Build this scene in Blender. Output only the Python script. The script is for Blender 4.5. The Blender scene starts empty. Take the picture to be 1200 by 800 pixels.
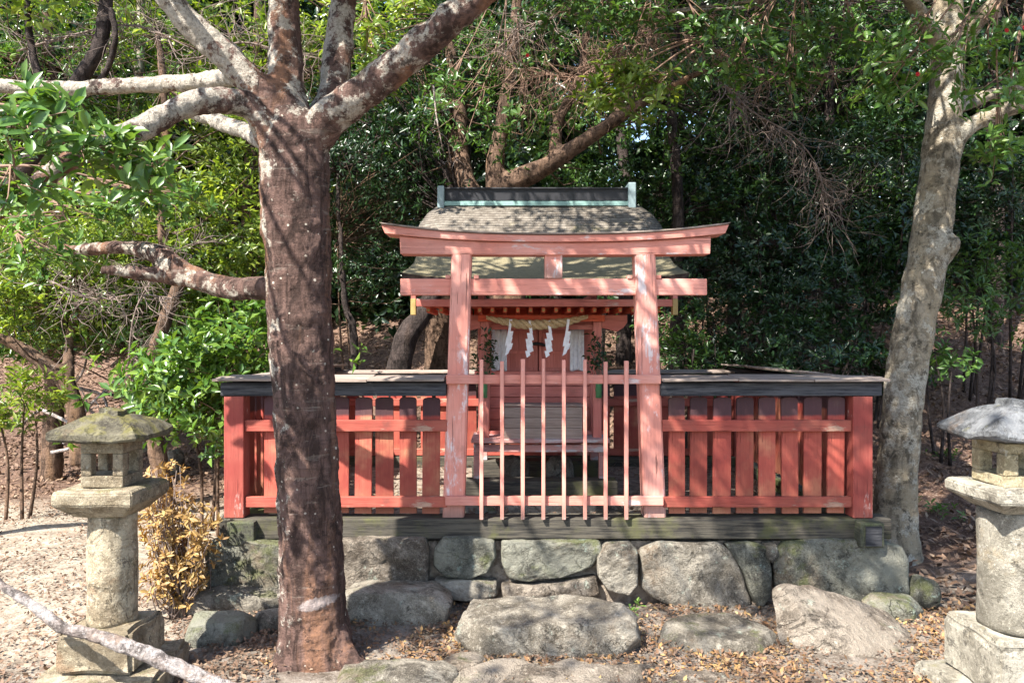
import bpy, bmesh, math, random
import numpy as np
from mathutils import Vector, Matrix, noise as mn

random.seed(7)
RS = np.random.RandomState(11)
R = math.radians
scn = bpy.context.scene
COL = scn.collection

# ------------------------------------------------------------------ camera
FPX = 900.0
CAMZ = 1.6
cam_d = bpy.data.cameras.new('camera')
cam = bpy.data.objects.new('camera', cam_d)
COL.objects.link(cam)
cam.location = (0, 0, CAMZ)
cam.rotation_euler = (R(90), 0, 0)
cam_d.sensor_fit = 'HORIZONTAL'
cam_d.sensor_width = 36.0
cam_d.lens = FPX / 1200 * 36
cam_d.clip_start = 0.05
cam_d.clip_end = 600
scn.camera = cam

# ------------------------------------------------------------------ light
SUN_EL, SUN_AZ = 50.0, 221.0          # azimuth clockwise from +Y
world = bpy.data.worlds.new("World")
scn.world = world
world.use_nodes = True
wt = world.node_tree
bg = wt.nodes['Background']
sky = wt.nodes.new('ShaderNodeTexSky')
sky.sky_type = 'NISHITA'
sky.sun_disc = False
sky.sun_elevation = R(SUN_EL)
sky.sun_rotation = R(SUN_AZ)
wt.links.new(sky.outputs[0], bg.inputs[0])
bg.inputs[1].default_value = 0.125
sd = bpy.data.lights.new('sun', 'SUN')
sd.energy = 5.0
sd.angle = R(0.6)
sd.color = (1.0, 0.95, 0.87)
sun = bpy.data.objects.new('sun', sd)
COL.objects.link(sun)
tosun = Vector((math.sin(R(SUN_AZ)) * math.cos(R(SUN_EL)), math.cos(R(SUN_AZ)) * math.cos(R(SUN_EL)), math.sin(R(SUN_EL))))
sun.rotation_euler = tosun.to_track_quat('Z', 'Y').to_euler()
sun.location = tosun * 30
scn.view_settings.view_transform = 'Standard'
scn.view_settings.look = 'None'
scn.view_settings.gamma = 1.0
scn.view_settings.use_curve_mapping = False
scn.view_settings.exposure = 1.66
scn.render.engine = 'CYCLES'
scn.cycles.max_bounces = 6
scn.cycles.diffuse_bounces = 3
scn.cycles.glossy_bounces = 2
scn.cycles.transmission_bounces = 3
scn.cycles.transparent_max_bounces = 4


def W(px, py, Y):
    """photo pixel (1200x800) at a real distance Y -> world point"""
    return Vector(((px - 600) / FPX * Y, Y, CAMZ - (py - 400) / FPX * Y))


# ------------------------------------------------------------------ node helpers
class NB:
    def __init__(s, name):
        s.m = bpy.data.materials.new(name)
        s.m.use_nodes = True
        s.t = s.m.node_tree
        s.t.nodes.clear()
        s.out = s.n('ShaderNodeOutputMaterial')
        s._tc = None

    def n(s, ty, **kw):
        nd = s.t.nodes.new(ty)
        for k, v in kw.items():
            setattr(nd, k, v)
        return nd

    def l(s, a, b):
        s.t.links.new(a, b)

    def inp(s, sock, v):
        if hasattr(v, 'links'):
            s.l(v, sock)
        elif isinstance(v, (tuple, list)):
            sock.default_value = (*v, 1.0) if len(sock.default_value) == 4 and len(v) == 3 else v
        else:
            sock.default_value = v

    def coord(s, scale=(1, 1, 1), kind='Object'):
        if s._tc is None:
            s._tc = s.n('ShaderNodeTexCoord')
        mp = s.n('ShaderNodeMapping')
        mp.inputs['Scale'].default_value = scale
        s.l(s._tc.outputs[kind], mp.inputs['Vector'])
        return mp.outputs[0]

    def pos(s):
        return s.n('ShaderNodeNewGeometry').outputs['Position']

    def noise(s, vec, scale, detail=4, rough=0.6, dist=0.0):
        nd = s.n('ShaderNodeTexNoise')
        s.l(vec, nd.inputs['Vector'])
        nd.inputs['Scale'].default_value = scale
        nd.inputs['Detail'].default_value = detail
        nd.inputs['Roughness'].default_value = rough
        nd.inputs['Distortion'].default_value = dist
        return nd.outputs['Fac']

    def vor(s, vec, scale, feature='F1', out='Distance'):
        nd = s.n('ShaderNodeTexVoronoi', feature=feature)
        s.l(vec, nd.inputs['Vector'])
        nd.inputs['Scale'].default_value = scale
        return nd.outputs[out]

    def rng(s, v, a, b, c=0.0, d=1.0, smooth=True):
        nd = s.n('ShaderNodeMapRange')
        if smooth:
            nd.interpolation_type = 'SMOOTHSTEP'
        s.inp(nd.inputs['Value'], v)
        nd.inputs['From Min'].default_value = a
        nd.inputs['From Max'].default_value = b
        nd.inputs['To Min'].default_value = c
        nd.inputs['To Max'].default_value = d
        return nd.outputs[0]

    def math(s, op, a, b=0.0):
        nd = s.n('ShaderNodeMath', operation=op)
        s.inp(nd.inputs[0], a)
        s.inp(nd.inputs[1], b)
        return nd.outputs[0]

    def mix(s, f, a, b, mode='MIX'):
        nd = s.n('ShaderNodeMix', data_type='RGBA', blend_type=mode)
        s.inp(nd.inputs[0], f)
        s.inp(nd.inputs[6], a)
        s.inp(nd.inputs[7], b)
        return nd.outputs[2]

    def sep(s, v):
        nd = s.n('ShaderNodeSeparateXYZ')
        s.l(v, nd.inputs[0])
        return nd.outputs

    def bump(s, h, dist=0.01, strength=1.0, normal=None):
        nd = s.n('ShaderNodeBump')
        nd.inputs['Distance'].default_value = dist
        nd.inputs['Strength'].default_value = strength
        s.l(h, nd.inputs['Height'])
        if normal:
            s.l(normal, nd.inputs['Normal'])
        return nd.outputs[0]

    def surf(s, col, rough=0.8, normal=None, spec=0.3):
        p = s.n('ShaderNodeBsdfPrincipled')
        s.inp(p.inputs['Base Color'], col)
        s.inp(p.inputs['Roughness'], rough)
        p.inputs['Specular IOR Level'].default_value = spec
        if normal:
            s.l(normal, p.inputs['Normal'])
        s.l(p.outputs[0], s.out.inputs[0])
        return s.m

    def vary(s, col, amt=0.15):
        r = s.n('ShaderNodeObjectInfo').outputs['Random']
        hs = s.n('ShaderNodeHueSaturation')
        s.inp(hs.inputs['Color'], col)
        s.l(s.rng(r, 0, 1, 1 - amt, 1 + amt, False), hs.inputs['Value'])
        return hs.outputs[0]


def m_paint(name, base, worn, grey, axis='z', wear=0.5, tip=False, dirt=0.25, foot=False, var=0.14):
    b = NB(name)
    sc = {'z': (1, 1, 0.06), 'x': (0.06, 1, 1), 'y': (1, 0.06, 1)}[axis]
    g = b.noise(b.coord(sc), 60, 5, 0.65)
    blot = b.noise(b.coord({'z': (1, 1, 0.35), 'x': (0.35, 1, 1), 'y': (1, 0.35, 1)}[axis]), 9, 6, 0.7)
    big = b.noise(b.coord(), 2.2, 3)
    c = b.mix(b.rng(big, 0.35, 0.65), base, worn)
    if tip:
        fd = b.noise(b.pos(), 2.6, 4, 0.6)
        c = b.mix(b.rng(fd, 0.50, 0.66, 0, 0.7), c, (0.48, 0.22, 0.12))
        c = b.mix(b.rng(fd, 0.46, 0.34, 0, 0.6), c, (0.22, 0.035, 0.03))
    c = b.mix(b.rng(g, 0.42, 0.6, 0, 0.35), c, tuple(x * 0.72 for x in base))
    c = b.mix(b.math('MULTIPLY', b.rng(blot, 1 - wear, 1 - wear + 0.09), b.rng(g, 0.38, 0.5)), c, grey)
    d2 = b.noise(b.coord(), 6, 5, 0.7)
    c = b.mix(b.rng(d2, 0.52, 0.75, 0, dirt), c, (0.06, 0.045, 0.04))
    ck = b.noise(b.coord({'z': (1, 1, 0.02), 'x': (0.02, 1, 1), 'y': (1, 0.02, 1)}[axis]), 110, 3, 0.6)
    crack = b.math('MULTIPLY', b.rng(ck, 0.36, 0.32), b.rng(big, 0.40, 0.55, 0.25, 1))
    c = b.mix(b.math('MULTIPLY', crack, 0.7), c, tuple(x * 0.22 for x in base))
    if foot:
        fz = b.math('ADD', b.sep(b.coord())[2], b.math('MULTIPLY', blot, 0.25))
        c = b.mix(b.rng(fz, 0.30, 0.10, 0, 0.7), c, (0.16, 0.12, 0.10))
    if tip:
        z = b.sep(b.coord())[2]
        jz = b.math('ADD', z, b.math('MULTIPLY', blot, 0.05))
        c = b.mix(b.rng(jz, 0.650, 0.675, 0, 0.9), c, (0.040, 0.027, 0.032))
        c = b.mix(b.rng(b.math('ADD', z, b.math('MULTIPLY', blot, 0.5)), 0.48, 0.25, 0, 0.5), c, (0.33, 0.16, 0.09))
    c = b.vary(c, var)
    g = b.math('SUBTRACT', g, b.math('MULTIPLY', crack, 1.5))
    nrm = b.bump(b.math('ADD', g, b.math('MULTIPLY', blot, 0.6)), 0.0035, 0.9)
    return b.surf(c, 0.72, nrm, 0.25)


def m_wood(name, base, light, axis='x', moss=0.0, scale=1.0, mosscol=(0.10, 0.12, 0.04)):
    b = NB(name)
    sc = {'z': (1, 1, 0.05), 'x': (0.05, 1, 1), 'y': (1, 0.05, 1)}[axis]
    g = b.noise(b.coord(sc), 70 * scale, 5, 0.7)
    bl = b.noise(b.coord({'z': (1, 1, 0.3), 'x': (0.3, 1, 1), 'y': (1, 0.3, 1)}[axis]), 7, 6, 0.7)
    c = b.mix(b.rng(g, 0.35, 0.65), base, light)
    c = b.mix(b.rng(bl, 0.5, 0.7, 0, 0.7), c, tuple(0.5 * (x + y) * 1.5 for x, y in zip(base, light)))
    c = b.mix(b.rng(bl, 0.45, 0.3, 0, 0.6), c, tuple(x * 0.4 for x in base))
    if moss > 0:
        mo = b.noise(b.coord(), 3.2, 6, 0.7)
        c = b.mix(b.rng(mo, 1 - moss - 0.1, 1 - moss + 0.1, 0, 0.85), c, mosscol)
    c = b.vary(c, 0.12)
    return b.surf(c, 0.85, b.bump(b.math('ADD', g, bl), 0.005, 0.8), 0.2)


def m_stone(name, dark, light, moss=0.35, lichen=(0.42, 0.46, 0.38), mosscol=(0.11, 0.12, 0.045), sc=1.0, stain=(0.22, 0.14, 0.08), nzw=0.10):
    b = NB(name)
    v = b.coord()
    oi = b.n('ShaderNodeObjectInfo')
    add = b.n('ShaderNodeVectorMath', operation='ADD')
    b.l(v, add.inputs[0])
    cm = b.n('ShaderNodeVectorMath', operation='SCALE')
    cm.inputs[0].default_value = (7.3, 3.1, 5.7)
    b.l(oi.outputs['Random'], cm.inputs['Scale'])
    b.l(cm.outputs[0], add.inputs[1])
    v = add.outputs[0]
    n1 = b.noise(v, 3.5 * sc, 8, 0.72, 0.4)
    n2 = b.noise(v, 28 * sc, 6, 0.75)
    n3 = b.noise(v, 130 * sc, 3, 0.7)
    c = b.mix(b.rng(n1, 0.40, 0.60), dark, light)
    c = b.mix(b.rng(n2, 0.53, 0.66, 0, 0.75), c, tuple(min(1, x * 1.55) for x in light))
    c = b.mix(b.rng(n2, 0.45, 0.3, 0, 0.65), c, tuple(x * 0.45 for x in dark))
    st = b.noise(v, 2.3 * sc, 5, 0.65)
    c = b.mix(b.rng(st, 0.55, 0.7, 0, 0.5), c, stain)
    lc = b.noise(v, 6.5 * sc, 7, 0.75)
    c = b.mix(b.rng(lc, 0.60, 0.66, 0, 0.75), c, lichen)
    nz = b.sep(b.n('ShaderNodeNewGeometry').outputs['Normal'])[2]
    mo = b.noise(v, 4.5 * sc, 6, 0.7)
    mm = b.math('ADD', b.math('MULTIPLY', nz, nzw), mo)
    c = b.mix(b.rng(mm, 1.0 - moss - 0.06, 1.0 - moss + 0.06, 0, 0.8), c, mosscol)
    sp = b.vor(v, 60 * sc)
    c = b.mix(b.rng(sp, 0.22, 0.12, 0, 0.35), c, (0.03, 0.028, 0.025))
    c = b.vary(c, 0.2)
    vn = b.noise(v, 2.4 * sc, 7, 0.6, 0.8)
    crk = b.math('ABSOLUTE', b.math('SUBTRACT', vn, 0.5))
    cb = b.noise(v, 1.7 * sc, 3)
    cm2 = b.math('MULTIPLY', b.rng(crk, 0.010, 0.0), b.rng(cb, 0.48, 0.58))
    c = b.mix(b.math('MULTIPLY', cm2, 0.55), c, tuple(x * 0.3 for x in dark))
    c = b.mix(b.rng(n3, 0.50, 0.66, 0, 0.3), c, tuple(min(1, x * 1.6) for x in light))
    c = b.mix(b.rng(n3, 0.46, 0.34, 0, 0.4), c, tuple(x * 0.35 for x in dark))
    blk = b.noise(v, 7.5 * sc, 8, 0.8)
    c = b.mix(b.rng(blk, 0.55, 0.61, 0, 0.65), c, (0.045, 0.04, 0.035))
    pal = b.noise(v, 1.6 * sc, 7, 0.7, 0.5)
    c = b.mix(b.rng(pal, 0.52, 0.60, 0, 0.6), c, tuple(min(1, x * 1.45) for x in light))
    c = b.mix(b.rng(pal, 0.46, 0.38, 0, 0.55), c, tuple(x * 0.6 for x in dark))
    h = b.math('ADD', b.math('MULTIPLY', n1, 1.2), b.math('ADD', b.math('MULTIPLY', n2, 0.55), b.math('MULTIPLY', n3, 0.30)))
    h = b.math('ADD', h, b.math('MULTIPLY', cm2, -0.30))
    return b.surf(c, 0.92, b.bump(h, 0.045 / sc, 1.0), 0.15)


def m_bark(name, base, warm, pale, lich=0.5, warm_amt=0.5, zs=0.25, spots=True, chalk=None, top=None):
    """top: (z0, z1, extra lichen) more lichen on the upper limbs"""
    b = NB(name)
    v1 = b.coord()
    g = b.noise(b.coord((1, 1, zs)), 14, 8, 0.75, 0.8)
    g2 = b.noise(v1, 55, 6, 0.75)
    ring = b.noise(b.coord((0.35, 0.35, 2.2)), 14, 6, 0.7, 0.5)
    w = b.noise(b.coord((1, 1, 0.16)), 3.4, 5, 0.65, 0.3)
    c = b.mix(b.rng(g, 0.38, 0.62), tuple(x * 0.38 for x in base), tuple(x * 1.4 for x in base))
    wa = b.math('MULTIPLY', b.rng(w, 1 - warm_amt - 0.05, 1 - warm_amt + 0.10), b.rng(g2, 0.3, 0.6, 0.4, 1))
    c = b.mix(wa, c, warm)
    c = b.mix(b.rng(ring, 0.52, 0.68, 0, 0.55), c, tuple(x * 0.4 for x in base))
    c = b.mix(b.rng(ring, 0.42, 0.32, 0, 0.35), c, tuple(0.5 * (x + y) for x, y in zip(base, pale)))
    l1 = b.noise(v1, 7.5 if top else 5.0, 9, 0.78)
    lv = l1
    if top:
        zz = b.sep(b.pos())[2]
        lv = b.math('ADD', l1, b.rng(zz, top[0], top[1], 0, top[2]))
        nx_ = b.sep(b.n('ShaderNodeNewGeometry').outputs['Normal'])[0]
        lv = b.math('ADD', lv, b.rng(nx_, -0.1, -0.9, 0, 0.10))  # left-facing bark made paler: its sunlit side painted in through the lichen
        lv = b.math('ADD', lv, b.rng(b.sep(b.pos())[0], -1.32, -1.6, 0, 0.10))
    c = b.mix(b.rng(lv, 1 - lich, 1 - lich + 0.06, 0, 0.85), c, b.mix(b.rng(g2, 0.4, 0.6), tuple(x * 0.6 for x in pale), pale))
    if spots:
        sz = b.vor(v1, 23, out='Color')
        s1 = b.math('ADD', b.vor(v1, 23), b.math('MULTIPLY', b.math('ADD', b.sep(sz)[0], b.math('MULTIPLY', g2, 0.6)), 0.25))
        s2 = b.noise(v1, 2.7, 5, 0.7)
        c = b.mix(b.math('MULTIPLY', b.rng(s1, 0.30, 0.22), b.rng(s2, 0.46, 0.54, 0, .85)), c, tuple(min(0.8, x * 1.2) for x in pale))
    d = b.noise(v1, 8, 8, 0.78)
    c = b.mix(b.rng(d, 0.54, 0.62, 0, 0.85), c, tuple(x * 0.25 for x in base))
    if chalk:
        sx = b.sep(b.pos())
        jx = b.math('ADD', sx[0], b.math('MULTIPLY', g, 0.10))
        jz = b.math('ADD', sx[2], b.math('MULTIPLY', g2, 0.05))
        ex = b.math('POWER', b.math('DIVIDE', b.math('SUBTRACT', jx, chalk[0] + 0.03), 0.09), 2)
        tilt = b.math('SUBTRACT', jz, b.math('MULTIPLY', jx, 0.16))
        ez = b.math('POWER', b.math('DIVIDE', b.math('SUBTRACT', tilt, chalk[1] + 0.025 - (chalk[0] + .05) * 0.16), 0.030), 2)
        c = b.mix(b.rng(b.math('ADD', ex, ez), 1.3, 0.7, 0, 0.75), c, (0.42, 0.36, 0.34))
    h = b.math('ADD', b.math('MULTIPLY', g, 1.0), b.math('ADD', b.math('MULTIPLY', g2, 0.7), b.math('MULTIPLY', l1, 0.6)))
    h = b.math('ADD', h, b.math('MULTIPLY', ring, 0.5))
    return b.surf(c, 0.9, b.bump(h, 0.03, 1.0), 0.2)


def m_leaf(name, cols, rough=0.38, trans=0.3, spec=0.5, tcol=None):
    b = NB(name)
    g = b.n('ShaderNodeNewGeometry')
    r = b.n('ShaderNodeValToRGB')
    el = r.color_ramp.elements
    while len(el) < len(cols):
        el.new(0.5)
    for i, cc in enumerate(cols):
        el[i].position = i / max(1, len(cols) - 1)
        el[i].color = (*cc, 1)
    b.l(g.outputs['Random Per Island'], r.inputs[0])
    big = b.noise(g.outputs['Position'], 0.9, 3)
    c = b.mix(b.rng(big, 0.35, 0.65, 0, 0.5), r.outputs[0], tuple(x * 0.62 for x in cols[0]))
    p = b.n('ShaderNodeBsdfPrincipled')
    b.l(c, p.inputs['Base Color'])
    p.inputs['Roughness'].default_value = rough
    p.inputs['Specular IOR Level'].default_value = spec
    tr = b.n('ShaderNodeBsdfTranslucent')
    tc = b.mix(1.0, c, tcol or (1.25, 1.25, 0.5), 'MULTIPLY')
    b.l(tc, tr.inputs['Color'])
    mx = b.n('ShaderNodeMixShader')
    mx.inputs[0].default_value = trans
    b.l(p.outputs[0], mx.inputs[1])
    b.l(tr.outputs[0], mx.inputs[2])
    b.l(mx.outputs[0], b.out.inputs[0])
    return b.m


M = {}
M['torii'] = m_paint('faded_pink_paint', (0.61, 0.235, 0.18), (0.67, 0.32, 0.26), (0.64, 0.55, 0.54), 'z', 0.45, dirt=0.3, foot=True)
M['torii_x'] = m_paint('faded_pink_paint_beam', (0.61, 0.225, 0.17), (0.67, 0.31, 0.25), (0.62, 0.52, 0.50), 'x', 0.40, dirt=0.22)
M['fence'] = m_paint('red_fence_paint', (0.31, 0.056, 0.042), (0.37, 0.095, 0.062), (0.40, 0.25, 0.18), 'z', 0.43, tip=True, dirt=0.5, var=0.3)
M['fence_x'] = m_paint('red_rail_paint', (0.32, 0.062, 0.046), (0.38, 0.11, 0.075), (0.40, 0.25, 0.18), 'x', 0.42, dirt=0.4)
M['post'] = m_paint('red_post_paint', (0.27, 0.052, 0.042), (0.36, 0.10, 0.072), (0.52, 0.38, 0.34), 'z', 0.41, dirt=0.4)
M['body'] = m_paint('shrine_paint', (0.54, 0.165, 0.13), (0.60, 0.23, 0.185), (0.54, 0.42, 0.38), 'z', 0.38, dirt=0.25)
M['body_x'] = m_paint('shrine_beam_paint', (0.54, 0.165, 0.13), (0.60, 0.23, 0.185), (0.54, 0.42, 0.38), 'x', 0.38, dirt=0.25)
M['orange'] = m_paint('vermilion_paint', (0.56, 0.085, 0.04), (0.60, 0.14, 0.07), (0.50, 0.32, 0.24), 'x', 0.3)
M['black'] = m_wood('black_painted_wood', (0.016, 0.017, 0.021), (0.075, 0.075, 0.08), 'x', 0.0)
M['sill'] = m_wood('mossy_sill_wood', (0.028, 0.026, 0.024), (0.10, 0.088, 0.068), 'x', 0.42, mosscol=(0.095, 0.095, 0.04))
M['sill_y'] = m_wood('mossy_sill_wood_side', (0.04, 0.04, 0.034), (0.10, 0.10, 0.075), 'y', 0.48)
M['greyboard'] = m_wood('weathered_grey_board', (0.15, 0.115, 0.095), (0.36, 0.29, 0.245), 'x', 0.0)
M['greyboard_y'] = m_wood('weathered_grey_board_side', (0.13, 0.11, 0.10), (0.26, 0.23, 0.20), 'y', 0.0)
M['boxwood'] = m_wood('weathered_box_wood', (0.25, 0.185, 0.15), (0.38, 0.30, 0.25), 'x', 0.0)
M['beam_y'] = m_paint('veranda_paint', (0.48, 0.22, 0.19), (0.50, 0.30, 0.28), (0.50, 0.46, 0.46), 'x', 0.5)


def simple(name, col, rough=0.6, bumpn=0, metallic=0):
    b = NB(name)
    n1 = b.noise(b.coord(), 25, 5, 0.7)
    c = b.mix(b.rng(n1, 0.35, 0.7, 0, 0.5), col, tuple(x * 0.6 for x in col))
    m = b.surf(c, rough, b.bump(n1, 0.003, 0.5), 0.4)
    if metallic:
        for nd in b.t.nodes:
            if nd.type == 'BSDF_PRINCIPLED':
                nd.inputs['Metallic'].default_value = metallic
    return m


M['gold'] = simple('brass_cap', (0.40, 0.28, 0.10), 0.5)
M['teal'] = simple('verdigris_copper', (0.22, 0.36, 0.33), 0.6)
M['palecopper'] = simple('pale_copper_end', (0.22, 0.29, 0.30), 0.5)
M['ridgeblack'] = simple('ridge_black', (0.018, 0.018, 0.022), 0.55)
M['iron'] = simple('black_iron', (0.02, 0.018, 0.018), 0.5)
M['cloth'] = simple('white_cloth', (0.72, 0.73, 0.76), 0.8)
M['paper'] = simple('white_paper', (0.82, 0.83, 0.86), 0.7)
M['bamboo'] = simple('green_vase', (0.10, 0.28, 0.12), 0.4)
M['wood_under'] = simple('under_eave_wood', (0.16, 0.06, 0.045), 0.8)


def m_roof():
    b = NB('shingle_roof')
    v = b.coord()
    s = b.sep(v)
    # courses run along x; slope length stored as v in UV
    uv = b.n('ShaderNodeUVMap')
    us = b.sep(uv.outputs[0])
    jig = b.noise(b.coord((0.6, 3, 3)), 6, 4)
    cv = b.math('MULTIPLY', us[1], 38)
    cj = b.math('ADD', cv, b.math('MULTIPLY', jig, 0.5))
    fr = b.math('FRACT', cj)
    row = b.math('FLOOR', cj)
    comb = b.n('ShaderNodeCombineXYZ')
    b.l(b.math('MULTIPLY', us[0], 30), comb.inputs[0])
    b.l(b.math('MULTIPLY', row, 3.7), comb.inputs[1])
    wn = b.noise(comb.outputs[0], 1.0, 3, 0.8)
    n = b.noise(v, 14, 6, 0.75)
    c = b.mix(b.rng(wn, 0.3, 0.7), (0.12, 0.10, 0.08), (0.24, 0.21, 0.175))
    c = b.mix(b.rng(n, 0.5, 0.7, 0, 0.6), c, (0.38, 0.34, 0.29))
    c = b.mix(b.rng(fr, 0.34, 0.02, 0, 0.9), c, (0.03, 0.025, 0.02))
    ms = b.noise(v, 2.6, 6, 0.7)
    mf = b.math('ADD', ms, b.rng(us[1], 0.45, 0.75, -0.08, 0.26))
    mf = b.math('ADD', mf, b.rng(s[0], 0.3, 1.0, 0, 0.1))
    c = b.mix(b.rng(mf, 0.52, 0.64, 0, 0.8), c, (0.25, 0.215, 0.125))
    c = b.mix(b.rng(b.noise(v, 40, 4), 0.55, 0.7, 0, 0.35), c, (0.08, 0.07, 0.05))
    h = b.math('ADD', fr, b.math('MULTIPLY', n, 0.8))
    return b.surf(c, 0.9, b.bump(h, 0.022, 1.0), 0.2)


M['roof'] = m_roof()
M['rock'] = m_stone('weathered_granite', (0.11, 0.095, 0.075), (0.30, 0.27, 0.22), 0.31)
M['rock_pale'] = m_stone('pale_granite', (0.18, 0.155, 0.12), (0.39, 0.35, 0.285), 0.22)
M['rock_green'] = m_stone('mossy_granite', (0.085, 0.083, 0.068), (0.21, 0.205, 0.165), 0.40, lichen=(0.34, 0.42, 0.36))
M['rock_brown'] = m_stone('brown_granite', (0.10, 0.08, 0.062), (0.27, 0.23, 0.185), 0.28)
M['lantern'] = m_stone('lantern_granite', (0.24, 0.19, 0.125), (0.43, 0.365, 0.26), 0.34, sc=1.9, lichen=(0.46, 0.44, 0.36), mosscol=(0.22, 0.20, 0.09), stain=(0.36, 0.20, 0.11))
M['lantern_grey'] = m_stone('lantern_granite_grey', (0.21, 0.19, 0.15), (0.38, 0.35, 0.285), 0.28, sc=2.1, lichen=(0.48, 0.47, 0.42), mosscol=(0.24, 0.22, 0.11), stain=(0.36, 0.27, 0.15))
M['lantern_tan'] = m_stone('lantern_granite_tan', (0.27, 0.22, 0.13), (0.42, 0.36, 0.24), 0.25, sc=2.1, lichen=(0.5, 0.46, 0.38), mosscol=(0.26, 0.23, 0.11), stain=(0.40, 0.27, 0.12))
M['lantern_roof'] = m_stone('lantern_roof_stone', (0.06, 0.052, 0.04), (0.15, 0.135, 0.095), 0.44, sc=2.2, mosscol=(0.20, 0.18, 0.06), lichen=(0.3, 0.29, 0.22), nzw=0.06)
M['lantern_roof2'] = m_stone('lantern_roof_grey', (0.07, 0.073, 0.078), (0.19, 0.195, 0.20), 0.32, sc=2.2, mosscol=(0.18, 0.17, 0.09), lichen=(0.34, 0.36, 0.38), nzw=0.05)
TRUNK_CHALK = W(374, 708, 3.95)
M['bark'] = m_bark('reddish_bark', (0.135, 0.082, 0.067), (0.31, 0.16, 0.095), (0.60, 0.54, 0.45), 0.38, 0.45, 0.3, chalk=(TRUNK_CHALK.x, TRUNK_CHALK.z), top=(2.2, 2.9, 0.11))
M['bark_pale'] = m_bark('pale_grey_bark', (0.29, 0.245, 0.18), (0.38, 0.31, 0.21), (0.56, 0.52, 0.43), 0.50, 0.5, 0.6)
M['bark_brown'] = m_bark('brown_bark', (0.15, 0.095, 0.065), (0.26, 0.155, 0.09), (0.30, 0.25, 0.20), 0.38, 0.45, 0.3, spots=False)
M['bark_dark'] = m_bark('dark_bark', (0.06, 0.045, 0.04), (0.09, 0.06, 0.045), (0.14, 0.12, 0.10), 0.35, 0.4, 0.3, spots=False)
M['deadwood'] = m_bark('dead_pale_wood', (0.34, 0.28, 0.25), (0.36, 0.26, 0.20), (0.62, 0.56, 0.53), 0.53, 0.5, 0.8)
M['twig_grey'] = simple('dry_twig', (0.20, 0.15, 0.125), 0.85)
M['twig_brown'] = simple('brown_twig', (0.24, 0.15, 0.105), 0.85)
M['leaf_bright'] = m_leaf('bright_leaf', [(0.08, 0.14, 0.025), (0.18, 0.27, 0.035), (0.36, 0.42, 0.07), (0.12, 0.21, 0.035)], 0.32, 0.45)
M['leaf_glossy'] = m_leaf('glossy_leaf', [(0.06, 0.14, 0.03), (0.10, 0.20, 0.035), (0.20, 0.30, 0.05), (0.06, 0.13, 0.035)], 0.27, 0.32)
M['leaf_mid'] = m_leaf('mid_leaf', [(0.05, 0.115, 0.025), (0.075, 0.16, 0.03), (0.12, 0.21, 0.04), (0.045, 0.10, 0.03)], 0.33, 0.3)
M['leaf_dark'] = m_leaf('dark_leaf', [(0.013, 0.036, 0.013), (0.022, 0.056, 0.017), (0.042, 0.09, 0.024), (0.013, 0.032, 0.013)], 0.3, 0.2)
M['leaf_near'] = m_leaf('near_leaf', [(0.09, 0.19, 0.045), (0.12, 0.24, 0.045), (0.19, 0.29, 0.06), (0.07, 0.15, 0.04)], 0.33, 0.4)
M['leaf_dry'] = m_leaf('dry_leaf', [(0.32, 0.18, 0.055), (0.42, 0.27, 0.08), (0.50, 0.36, 0.14), (0.24, 0.13, 0.05)], 0.55, 0.25, tcol=(1.2, 0.9, 0.5))
M['litter'] = m_leaf('litter_leaf', [(0.10, 0.06, 0.04), (0.18, 0.11, 0.07), (0.27, 0.175, 0.115), (0.13, 0.075, 0.048), (0.38, 0.27, 0.18)], 0.65, 0.05, 0.3, tcol=(1, .8, .6))
M['litter_gold'] = m_leaf('golden_litter_leaf', [(0.12, 0.065, 0.04), (0.24, 0.125, 0.06), (0.40, 0.24, 0.09), (0.14, 0.075, 0.045), (0.46, 0.33, 0.14)], 0.6, 0.06, 0.3, tcol=(1, .8, .6))
M['flower'] = simple('red_flower', (0.55, 0.03, 0.04), 0.5)


# ------------------------------------------------------------------ object helpers
def tag(o, label=None, cat=None, group=None, kind=None):
    if label: o['label'] = label
    if cat: o['category'] = cat
    if group: o['group'] = group
    if kind: o['kind'] = kind
    return o


def thing(name, label, cat, loc=(0, 0, 0), rz=0.0, group=None):
    o = bpy.data.objects.new(name, None)
    COL.objects.link(o)
    o.location = loc
    o.rotation_euler = (0, 0, rz)
    o.empty_display_size = 0.1
    return tag(o, label, cat, group)


def link(name, me, mat, parent=None, loc=None):
    o = bpy.data.objects.new(name, me)
    COL.objects.link(o)
    if mat is not None:
        for mm in (mat if isinstance(mat, (list, tuple)) else [mat]):
            me.materials.append(mm)
    if parent is not None:
        o.parent = parent
    if loc is not None:
        o.location = loc
    return o


def from_bm(name, bm, mat, parent=None, loc=None, smooth=False, bevel=0.0, seg=2):
    me = bpy.data.meshes.new(name)
    bmesh.ops.recalc_face_normals(bm, faces=bm.faces)
    if smooth:
        for f in bm.faces:
            f.smooth = True
    bm.to_mesh(me)
    bm.free()
    o = link(name, me, mat, parent, loc)
    if bevel:
        md = o.modifiers.new('bevel', 'BEVEL')
        md.width = bevel
        md.segments = seg
        md.limit_method = 'ANGLE'
    return o


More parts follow.
